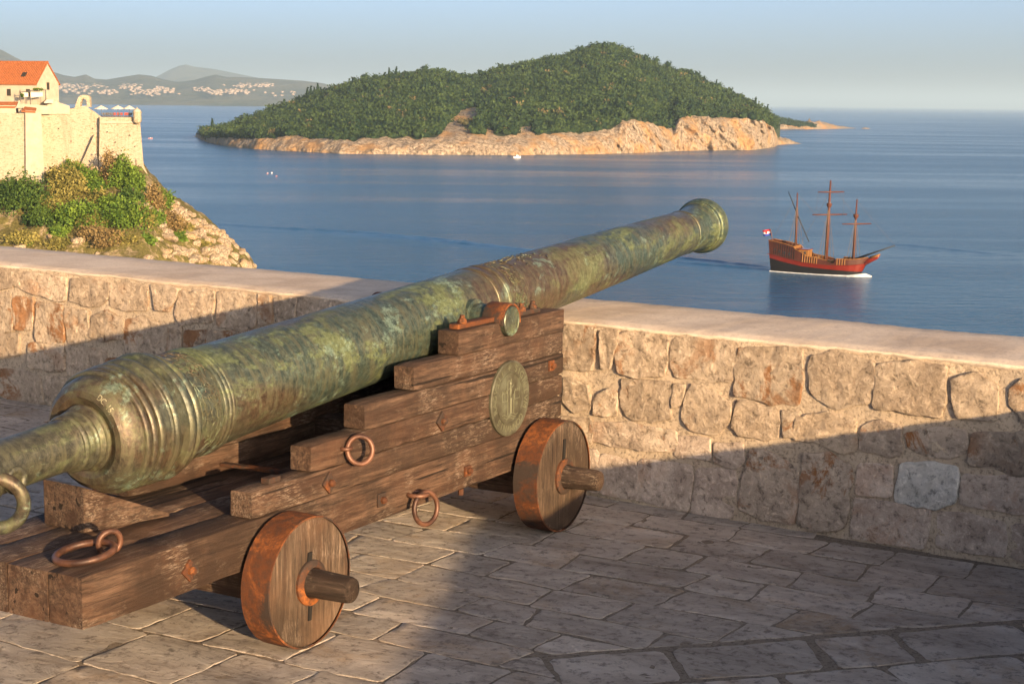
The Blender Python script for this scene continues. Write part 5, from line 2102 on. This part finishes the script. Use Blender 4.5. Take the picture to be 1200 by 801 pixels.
# boulders along the water side and bare rock between the bushes
M['boulder'] = far_rock('pale_boulder', (0.37, 0.29, 0.20), (0.53, 0.43, 0.315), 8.0, 0.45)
random.seed(31)
BT = []
for s in range(6):
    v, f = ico(2)
    rng = np.random.RandomState(50 + s)
    q = v.copy()
    for k in range(9):           # broken faces
        nrm = rng.normal(size=3)
        nrm /= np.linalg.norm(nrm)
        dd = rng.uniform(0.55, 0.85)
        ov_ = np.maximum(0, q @ nrm - dd)
        q = q - ov_[:, None] * nrm
    q *= np.array([1.15, 0.95, 0.8])
    me = bpy.data.meshes.new('boulder')
    me.from_pydata([tuple(p) for p in q], [], [tuple(x) for x in f])
    me.materials.append(M['boulder'])
    BT.append(me)
cnt = 0
tries = 0
while cnt < 270 and tries < 9000:
    tries += 1
    d = random.uniform(352, 404)
    right = random.uniform(-32, 29)
    la = right - 0.2292 * d
    z = head_z(la, d)
    if z < SEA + 0.2:
        continue
    # thick on the seaward flank and low down, thin among the bushes
    pr = interp(right, [(-32, 0.05), (-10, 0.08), (2, 0.2), (8, 1.0), (29, 1.0)]) * (1.0 if d > 372 else 0.8)
    if right < 8 and d > 388:
        pr *= 0.1
    if random.random() > pr:
        continue
    s = random.choice([0.45, 0.6, 0.8, 1.0, 1.3, 1.9]) * random.uniform(0.8, 1.15)
    o = bpy.data.objects.new('boulder', BT[random.randrange(6)])
    COL.objects.link(o)
    o.location = land(la, d, z + 0.15 * s)
    o.scale = (s * random.uniform(0.8, 1.35), s * random.uniform(0.8, 1.2), s * random.uniform(0.6, 1.1))
    o.rotation_euler = (random.uniform(-.4, .4), random.uniform(-.4, .4), random.uniform(0, 6.28))
    tag(o, 'pale broken limestone boulder on the seaward edge of the headland', 'boulder', 'boulders on the headland')
    cnt += 1
o = bpy.data.objects.new('boulder', BT[2])
COL.objects.link(o)
d = ray_land(254, 282)
o.location = land(lat(254, d), d, hz_(254, 287, d))
o.scale = (2.3, 2.3, 2.2)
tag(o, 'largest pale rounded boulder standing up on the headland edge', 'boulder')

# ------------------------------------------------------------------ the sailing ship
M['hull_black'] = plain('black_hull', (0.006, 0.006, 0.008), 0.8)
M['hull_red'] = plain('red_wale', (0.125, 0.014, 0.008), 0.22, 0, 0.35, 0.4)
M['hull_brown'] = plain('dark_red_planking', (0.055, 0.016, 0.009), 0.5, 0, 0.5, 0.9)
M['gold'] = plain('ochre_timber', (0.20, 0.092, 0.024), 0.55, 0, 0.25, 1.0)
M['mast'] = plain('red_brown_spar', (0.085, 0.029, 0.017), 0.55)
M['spar_dark'] = plain('dark_spar', (0.025, 0.03, 0.04), 0.6)
M['rope'] = plain('tarred_rope', (0.10, 0.075, 0.055), 0.8)
M['white'] = plain('white_paint', (0.75, 0.74, 0.72), 0.6)
M['foam'] = plain('foam', (0.55, 0.58, 0.60), 0.9, 0, 0.4, 1.2)
SHC = land(77.2, 405, SEA)
XD = (RH * 0.874 - FH * 0.486).normalized()
YD = Vector((-XD.y, XD.x, 0))
ship = empty('sailing_ship', tuple(SHC), 'red and black three-masted wooden sailing ship under bare spars', 'ship')


def sp(x, y, z):
    return SHC + XD * x + YD * y + Vector((0, 0, z))


def beam_at(x):
    return interp(x, [(-12.2, 2.5), (-10, 2.9), (-5, 3.3), (0, 3.4), (5, 3.25), (8, 2.7), (10, 1.9), (11.2, 1.1), (12, 0.12)])


def flare(x, z):
    """half breadth at height z"""
    b = beam_at(x)
    if z < 0:
        return b * interp(z, [(-1.6, 0.55), (0, 0.86)])
    tum = interp(z, [(0, 0.86), (1.6, 1.0), (3.2, 1.02), (6, 0.90), (9.5, 0.78)])
    return b * tum


BLK = [(-12.2, 3.5), (-9, 2.75), (-4, 1.95), (2, 1.6), (8, 1.35), (12, 1.2)]
WAL = [(-12.2, 4.5), (-9, 3.75), (-4, 2.9), (2, 2.55), (8, 2.75), (12, 3.2)]
SHE = [(-12.2, 8.0), (-9, 7.4), (-6.2, 6.7), (-6.0, 6.2), (-3.2, 5.0), (-3.0, 4.6), (1.0, 4.1), (1.2, 4.0), (2.5, 3.8), (2.7, 3.2), (4.6, 3.1), (4.8, 4.3), (9, 4.3), (12, 4.8)]
XS = frange(-12.2, 12.0, 62)


def strake(name, zlo, zhi, mat, out=0.0, rows=5, closed_bottom=False, parent=None, x0=-12.2, x1=12.0):
    m = MB()
    xs = [x for x in XS if x0 <= x <= x1]
    for side in (1, -1):
        V = []
        for x in xs:
            a, b = zlo(x), zhi(x)
            for j in range(rows):
                z = a + (b - a) * j / (rows - 1)
                rake = -0.13 * z * min(1, (-x - 9) / 3) if x < -9 else (-(1.9 - 0.5 * z) * ((x - 6) / 6) ** 2 if x > 6 else 0)
                V.append(sp(x + rake, side * (flare(x, z) + out), z))
        n = len(xs)
        m.add(V, [(i * rows + j, (i + 1) * rows + j, (i + 1) * rows + j + 1, i * rows + j + 1) for i in range(n - 1) for j in range(rows - 1)])
    # stern panel
    if x0 <= -12.2:
        a, b = zlo(-12.2), zhi(-12.2)
        V = []
        for j in range(rows):
            z = a + (b - a) * j / (rows - 1)
            for s in (-1, 1):
                V.append(sp(-12.2 - 0.13 * z, s * (flare(-12.2, z) + out), z))
        m.add(V, [(2 * j, 2 * j + 1, 2 * j + 3, 2 * j + 2) for j in range(rows - 1)])
    return m.build(name, mat, parent or ship, angle=40)


I = lambda tab: (lambda x: interp(x, tab))
strake('lower_hull', lambda x: -1.6, I(BLK), M['hull_black'])
strake('red_wale', I(BLK), I(WAL), M['hull_red'], 0.05)
strake('bulwark', I(WAL), I(SHE), M['hull_brown'], 0.0, 6)
for k, (lo_, nm) in enumerate(((0.0, 'rubbing_strake'), (0.98, 'gunwale'))):
    m = MB()
    for s in (1, -1):
        for seg in ((-12.2, 2.6), (4.8, 12.0)):
            xs = [x for x in XS if seg[0] <= x <= seg[1]]
            m.tube([sp(x + (-0.13 * interp(x, SHE) * min(1, (-x - 9) / 3) if x < -9 else 0), s * (flare(x, interp(x, WAL) + lo_ * (interp(x, SHE) - interp(x, WAL))) + 0.04), interp(x, WAL) + lo_ * (interp(x, SHE) - interp(x, WAL))) for x in xs], 0.10, 6)
    m.build(nm, M['hull_red'] if k == 0 else M['gold'], ship)
# planking lines on the upper works, port-side stiffeners
for s in (1, -1):
    for x in [-11.6 + 0.62 * i for i in range(10)]:
        m = MB()
        m.tube([sp(x, s * (flare(x, z) + 0.05), z) for z in frange(interp(x, WAL) + 0.25, interp(x, SHE) - 0.35, 5)], 0.075, 5)
        m.build('stiffener', M['hull_black'], ship)
    for x in [-3.7 + 0.62 * i for i in range(7)] + [5.2 + 0.62 * i for i in range(4)]:
        m = MB()
        m.tube([sp(x, s * (flare(x, z) + 0.08), z) for z in frange(interp(x, WAL) + 0.1, interp(x, SHE) + 0.1, 5)], 0.13, 5)
        m.build('channel_timber', M['gold'], ship)


def deck(name, x0, x1, z0, z1, mat):
    m = MB()
    xs = frange(x0, x1, 10)
    V = []
    for x in xs:
        z = z0 + (z1 - z0) * (x - x0) / (x1 - x0)
        b = flare(x, z) - 0.05
        V += [sp(x, -b, z), sp(x, b, z)]
    m.add(V, [(2 * i, 2 * i + 1, 2 * i + 3, 2 * i + 2) for i in range(9)])
    return m.build(name, mat, ship)


deck('poop_deck', -12, -6.4, 6.9, 6.0, M['gold'])
deck('quarter_deck', -6.4, -1.5, 4.4, 3.7, M['gold'])
deck('main_deck', -1.5, 5, 2.5, 2.5, M['gold'])
deck('fore_deck', 4.9, 11.0, 3.5, 3.8, M['gold'])


def bulk(x, zl, zh, mat, name='bulkhead'):
    m = MB()
    b = flare(x, zh) - 0.08
    m.obox(sp(x, 0, (zl + zh) / 2), XD * 0.08, YD * b, (0, 0, (zh - zl) / 2))
    return m.build(name, mat, ship)


bk = bulk(-6.3, 4.3, 6.8, M['gold'])
bulk(-1.5, 2.5, 4.2, M['gold'])
bulk(4.9, 2.5, 4.0, M['hull_brown'])
for y in (-1.6, -0.5, 0.6, 1.6):
    m = MB()
    m.obox(sp(-6.19, y, 5.5), XD * 0.03, YD * 0.33, (0, 0, 0.6))
    m.build('window', M['hull_brown'], bk)
cb = MB()
cb.obox(sp(-4.1, 0, 5.0), XD * 1.2, YD * 1.7, (0, 0, 0.95))
cb = cb.build('deck_cabin', M['gold'], ship)
m = MB()
m.obox(sp(-4.1, 0, 6.02), XD * 1.4, YD * 1.95, (0, 0, 0.07))
m.build('roof', M['hull_red'], cb)
for y in (-1.72,):
    for dx in (-0.6, 0.4):
        m = MB()
        m.obox(sp(-4.1 + dx, y, 5.1), XD * 0.28, YD * 0.03, (0, 0, 0.35))
        m.build('window', M['spar_dark'], cb)
m = MB()
m.obox(sp(1.9, 0, 3.1), XD * 1.1, YD * 1.3, (0, 0, 0.55))
m.build('hatch', M['gold'], ship)
# windows along the stern quarter
for s in (1, -1):
    for x in (-11.2, -9.9, -8.6, -7.3):
        z = interp(x, WAL) + 1.3
        m = MB()
        m.obox(sp(x, s * (flare(x, z) + 0.02), z), XD * 0.24, YD * 0.05, (0, 0, 0.3))
        m.build('port_light', M['spar_dark'], ship)
# beakhead
m = MB()
m.tube([sp(11.0, 0, 3.4), sp(12.8, 0, 4.2), sp(14.2, 0, 4.8), sp(14.9, 0, 5.5)], [0.85, 0.55, 0.38, 0.16], 10)
m.build('beakhead', M['hull_red'], ship, smooth=True)
m = MB()
m.tube([sp(12.6, 0, 4.7), sp(14.2, 0, 5.25), sp(15.0, 0, 5.75)], [0.42, 0.36, 0.14], 10)
m.build('figurehead', M['gold'], ship, smooth=True)
m = MB()
m.tube([sp(8.6, 0, 4.1), sp(18.6, 0, 8.1)], [0.30, 0.14], 8)
m.build('bowsprit', M['spar_dark'], ship, smooth=True)
m = MB()
m.obox(sp(-12.8, 0, 1.0), XD * 0.35, YD * 0.14, (0, 0, 2.0))
m.build('rudder', M['hull_black'], ship)


def mast(x, zb, zt, r, yards, top, rake=0.0):
    m = MB()
    m.tube([sp(x, 0, zb), sp(x + rake * 0.5, 0, (zb + zt) / 2), sp(x + rake, 0, zt)], [r * 1.5, r * 1.25, r * 0.6], 9)
    o = m.build('mast', M['mast'], ship, smooth=True)
    for (z, hl, rot) in yards:
        f = (z - zb) / (zt - zb)
        y = (YD * math.cos(rot) + XD * math.sin(rot))
        c = sp(x + rake * f + 0.3, 0, z)
        q = MB()
        q.tube([c - y * hl, c, c + y * hl], [0.13, 0.21, 0.13], 8)
        q.build('yard', M['mast'], o, smooth=True)
    if top:
        f = (top - zb) / (zt - zb)
        q = MB()
        c = sp(x + rake * f, 0, top)
        q.lathe([(c.z - 0.5, 0.25), (c.z, 0.6), (c.z + 0.7, 0.7), (c.z + 0.71, 0.6), (c.z + 0.05, 0.5)], 14, 'z', (c.x, c.y, 0))
        q.build('crows_nest', M['mast'], o, angle=40)
    for s in (1, -1):
        for dx in (-0.9, 0.0, 0.9):
            q = MB()
            zz = top if top else zt * 0.85
            q.tube([sp(x + dx, s * (flare(x, interp(x, SHE)) + 0.15), interp(x, SHE)), sp(x + rake * 0.6, 0, zz)], 0.055, 4)
            q.build('shroud', M['rope'], o)
    return o


m1 = mast(-6.7, 6.0, 20.0, 0.22, [], None, -0.1)
m2 = mast(1.3, 2.5, 23.4, 0.32, [(14.9, 4.9, 0.72), (20.5, 3.7, 0.72)], 17.0, 0.4)
m3 = mast(8.3, 3.6, 19.0, 0.25, [(12.9, 4.1, 0.72)], 14.6, 0.3)
q = MB()
q.tube([sp(-9.3, 0.35, 20.2), sp(-6.6, 0.35, 14.3), sp(-3.4, 0.35, 7.8)], [0.10, 0.17, 0.13], 8)
q.build('lateen_yard', M['spar_dark'], m1, smooth=True)
q = MB()
c = sp(1.5, 0.2, 17.9)
q.lathe([(c.z - 0.3, 0.25), (c.z, 0.4), (c.z + 0.3, 0.25)], 10, 'z', (c.x, c.y, 0))
q.build('radar_dome', M['white'], m2, smooth=True)
for (a, b) in ((sp(8.6, 0, 18.8), sp(18.3, 0, 8.4)), (sp(1.7, 0, 23.0), sp(8.4, 0, 14.8)), (sp(-6.8, 0, 19.8), sp(1.4, 0, 12.0)), (sp(1.6, 0, 20.5), sp(-5.8, 1.5, 7.4)), (sp(-6.8, 0, 19.7), sp(-12.4, 0, 9.0))):
    q = MB()
    q.tube([a, (a + b) / 2 + Vector((0, 0, -0.25)), b], 0.03, 4)
    q.build('stay', M['rope'], ship)
for yo in (-1, 1):
    q = MB()
    y = (YD * math.cos(0.72) + XD * math.sin(0.72))
    q.tube([sp(1.9, 0, 20.5) + y * 3.6 * yo, sp(1.8, 0, 14.9) + y * 4.0 * yo], 0.025, 4)
    q.build('stay', M['rope'], ship)
# ensign at the stern
fl = empty('ensign_flag', tuple(sp(-12.6, 0, 8.0)), 'red white and blue ensign flying at the stern of the sailing ship', 'flag')
m = MB()
m.tube([sp(-12.9, 0, 7.6), sp(-13.6, 0, 10.6)], 0.11, 6)
m.build('staff', M['mast'], fl)
for k, (nm, mt) in enumerate((('red_stripe', plain('flag_red', (0.60, 0.02, 0.025), 0.8)), ('white_stripe', M['white']), ('blue_stripe', plain('flag_blue', (0.02, 0.05, 0.30), 0.8)))):
    m = MB()
    V = []
    n = 9
    for i in range(n):
        u = i / (n - 1)
        for j in (0, 1):
            z = 10.5 - (k + j) * 0.5 - 0.35 * u + 0.05 * math.sin(u * 7)
            V.append(sp(-13.55 - 2.2 * u + 0.12 * (k + j), 0.22 * math.sin(u * 6.5), z))
    for i in range(n):
        for j in (0, 1):
            V.append(V[2 * i + j] + YD * 0.02)
    Fs = [(2 * i, 2 * i + 1, 2 * i + 3, 2 * i + 2) for i in range(n - 1)] + [(2 * n + 2 * i, 2 * n + 2 * i + 2, 2 * n + 2 * i + 3, 2 * n + 2 * i + 1) for i in range(n - 1)]
    m.add(V, Fs)
    m.build(nm, mt, fl)
m = MB()
m.obox(sp(-14.6, 0.0, 9.6), XD * 0.2, YD * 0.25, (0, 0, 0.28))
m.build('shield', plain('flag_shield', (0.6, 0.05, 0.05), 0.8), fl)
# foam along the waterline and the bow wave
random.seed(12)
fo = MB()
for s in (1, -1):
    V = []
    xs = frange(-12.6, 13.2, 60)
    for x in xs:
        b = flare(min(12, max(-12.2, x)), 0.0)
        wv = interp(x, [(-12.6, 0.5), (-8, 0.3), (0, 0.5), (6, 0.8), (10, 1.7), (12.2, 1.2), (13.2, 0.2)]) * (0.8 + 0.5 * mnoise.noise(Vector((x * 1.1, s, 0))))
        hh = interp(x, [(-12.6, 0.15), (0, 0.14), (8, 0.3), (11.5, 0.75), (13.2, 0.12)])
        V += [sp(x, s * (b - 0.15), 0.1 + hh), sp(x, s * (b + wv * 0.5), 0.06 + hh * 0.7), sp(x, s * (b + wv), 0.02)]
    n = len(xs)
    fo.add(V, [(3 * i + j, 3 * i + 3 + j, 3 * i + 4 + j, 3 * i + 1 + j) for i in range(n - 1) for j in (0, 1)])
o = fo.build('bow_wave', M['foam'], None, smooth=True)
tag(o, kind='stuff')


# swells left by the passing boats: long low ridges of water
def swell(name, pts, width, hgt, seed):
    V = []
    n = 160
    prof = [(-1, 0), (-0.6, 0.3), (-0.25, 0.85), (0, 1), (0.3, 0.8), (0.65, 0.25), (1, 0)]
    m = len(prof)
    L = []
    for i in range(n):
        u = i / (n - 1) * (len(pts) - 1)
        k = min(int(u), len(pts) - 2)
        f = u - k
        L.append((pts[k][0] * (1 - f) + pts[k + 1][0] * f, pts[k][1] * (1 - f) + pts[k + 1][1] * f))
    for i, (px, py) in enumerate(L):
        d = (CAM.z - SEA) * 1920 / (py - hor(px))
        e = math.sin(math.pi * i / (n - 1)) ** 0.5
        for (w, h) in prof:
            p = land(lat(px, d), d + w * width * (1 + 0.4 * mnoise.noise(Vector((px * 0.03, seed, 0)))), 0)
            p.z = SEA - 0.03 + max(0.0, hgt * h * e * (0.75 + 0.6 * mnoise.noise(Vector((px * 0.06, seed, 2)))) + 0.0)
            V.append(p)
    Fs = [(i * m + j, i * m + j + 1, (i + 1) * m + j + 1, (i + 1) * m + j) for i in range(n - 1) for j in range(m - 1)]
    c = V[0].copy()
    o = soup(name, [tuple(p - c) for p in V], Fs, M['sea'], loc=c, kind='stuff', smooth=True)
    return o


swell('boat_wake', [(180, 258), (300, 266), (420, 272), (520, 281), (620, 293), (700, 300)], 4.0, 0.5, 1.0)
swell('boat_wake', [(340, 270), (480, 279), (600, 291), (660, 299)], 3.0, 0.4, 2.0)
swell('boat_wake', [(780, 306), (840, 311), (912, 317)], 2.6, 0.45, 3.0)
swell('boat_wake', [(760, 299), (840, 306), (910, 314)], 2.2, 0.40, 4.0)
swell('boat_wake', [(1000, 282), (1080, 288), (1200, 300)], 3.0, 0.2, 5.0)

# small craft
def small_boat(name, px, py, ln, mats, label, cat, cabin, ang):
    d = (CAM.z - SEA) * 1920 / (py - hor(px))
    b = land(lat(px, d), d, SEA)
    r = empty(name, tuple(b), label, cat)
    a = RH * math.cos(ang) + FH * math.sin(ang)
    c = Vector((-a.y, a.x, 0))
    m = MB()
    V = []
    st = [(-0.5, 0.13, 0.2), (-0.3, 0.17, 0.19), (0, 0.18, 0.18), (0.25, 0.14, 0.2), (0.42, 0.06, 0.24), (0.5, 0.005, 0.27)]
    for (u, w, h) in st:
        for s, zz in ((-1, h), (-0.75, 0.02), (0, -0.06), (0.75, 0.02), (1, h)):
            V.append(b + a * u * ln + c * w * s * ln + Vector((0, 0, zz * ln)))
    Fs = [(i * 5 + j, i * 5 + j + 1, i * 5 + 6 + j, i * 5 + 5 + j) for i in range(5) for j in range(4)] + [(i * 5 + 4, i * 5, i * 5 + 5, i * 5 + 9) for i in range(5)] + [(0, 1, 2, 3, 4)]
    m.add(V, Fs)
    m.build('hull', mats[0], r)
    if cabin:
        m = MB()
        m.obox(b + a * 0.02 * ln + Vector((0, 0, 0.27 * ln)), a * 0.14 * ln, c * 0.11 * ln, (0, 0, 0.10 * ln))
        o = m.build('cabin', mats[1], r, bevel=0.03 * ln)
        m = MB()
        m.obox(b + a * 0.17 * ln + Vector((0, 0, 0.29 * ln)), a * 0.01 * ln, c * 0.09 * ln, (0, 0, 0.05 * ln))
        m.build('windscreen', M['spar_dark'], r)
    else:
        m = MB()
        m.lathe([(SEA + 0.15 * ln, 0.10 * ln), (SEA + 0.25 * ln, 0.08 * ln), (SEA + 0.3 * ln, 0.05 * ln)], 10, 'z', (b.x, b.y, 0))
        m.build('seat', mats[1], r, smooth=True)


pinkm = plain('pink_hull', (0.40, 0.20, 0.20), 0.5)
small_boat('motor_boat', 603.5, 184.5, 5.6, (M['white'], M['white']), 'small white motor boat off the island cliffs', 'boat', True, 0.2)
small_boat('kayak', 172, 162.5, 4.4, (pinkm, M['white']), 'pink kayak out in the strait between the headland and the island', 'kayak', False, 0.0)
small_boat('kayak', 309.5, 203.4, 2.2, (pinkm, M['white']), 'pale pink kayak paddling ahead of two others in the bay', 'kayak', False, 1.45)
small_boat('kayak', 314.5, 202.6, 2.2, (M['white'], pinkm), 'whitish kayak in the middle of a group of three', 'kayak', False, 1.5)
small_boat('kayak', 320, 206.6, 2.2, (pinkm, M['redseat']), 'pink kayak with red seat trailing a group of three', 'kayak', False, 1.4)

# ------------------------------------------------------------------ the air over the bay
hz = MB()
hz.box(-152000, 152000, -152000, 152000, SEA - 3, 400)
hzm = bpy.data.materials.new('sea_haze')
hzm.use_nodes = True
hn = hzm.node_tree
for n in list(hn.nodes):
    hn.nodes.remove(n)
ho = hn.nodes.new('ShaderNodeOutputMaterial')
hv = hn.nodes.new('ShaderNodeVolumePrincipled')
hv.inputs['Color'].default_value = (0.58, 0.80, 1.0, 1)
hv.inputs['Density'].default_value = HAZE
hv.inputs['Anisotropy'].default_value = 0.1
hn.links.new(hv.outputs[0], ho.inputs['Volume'])
o = hz.build('haze', hzm)
tag(o, kind='stuff')
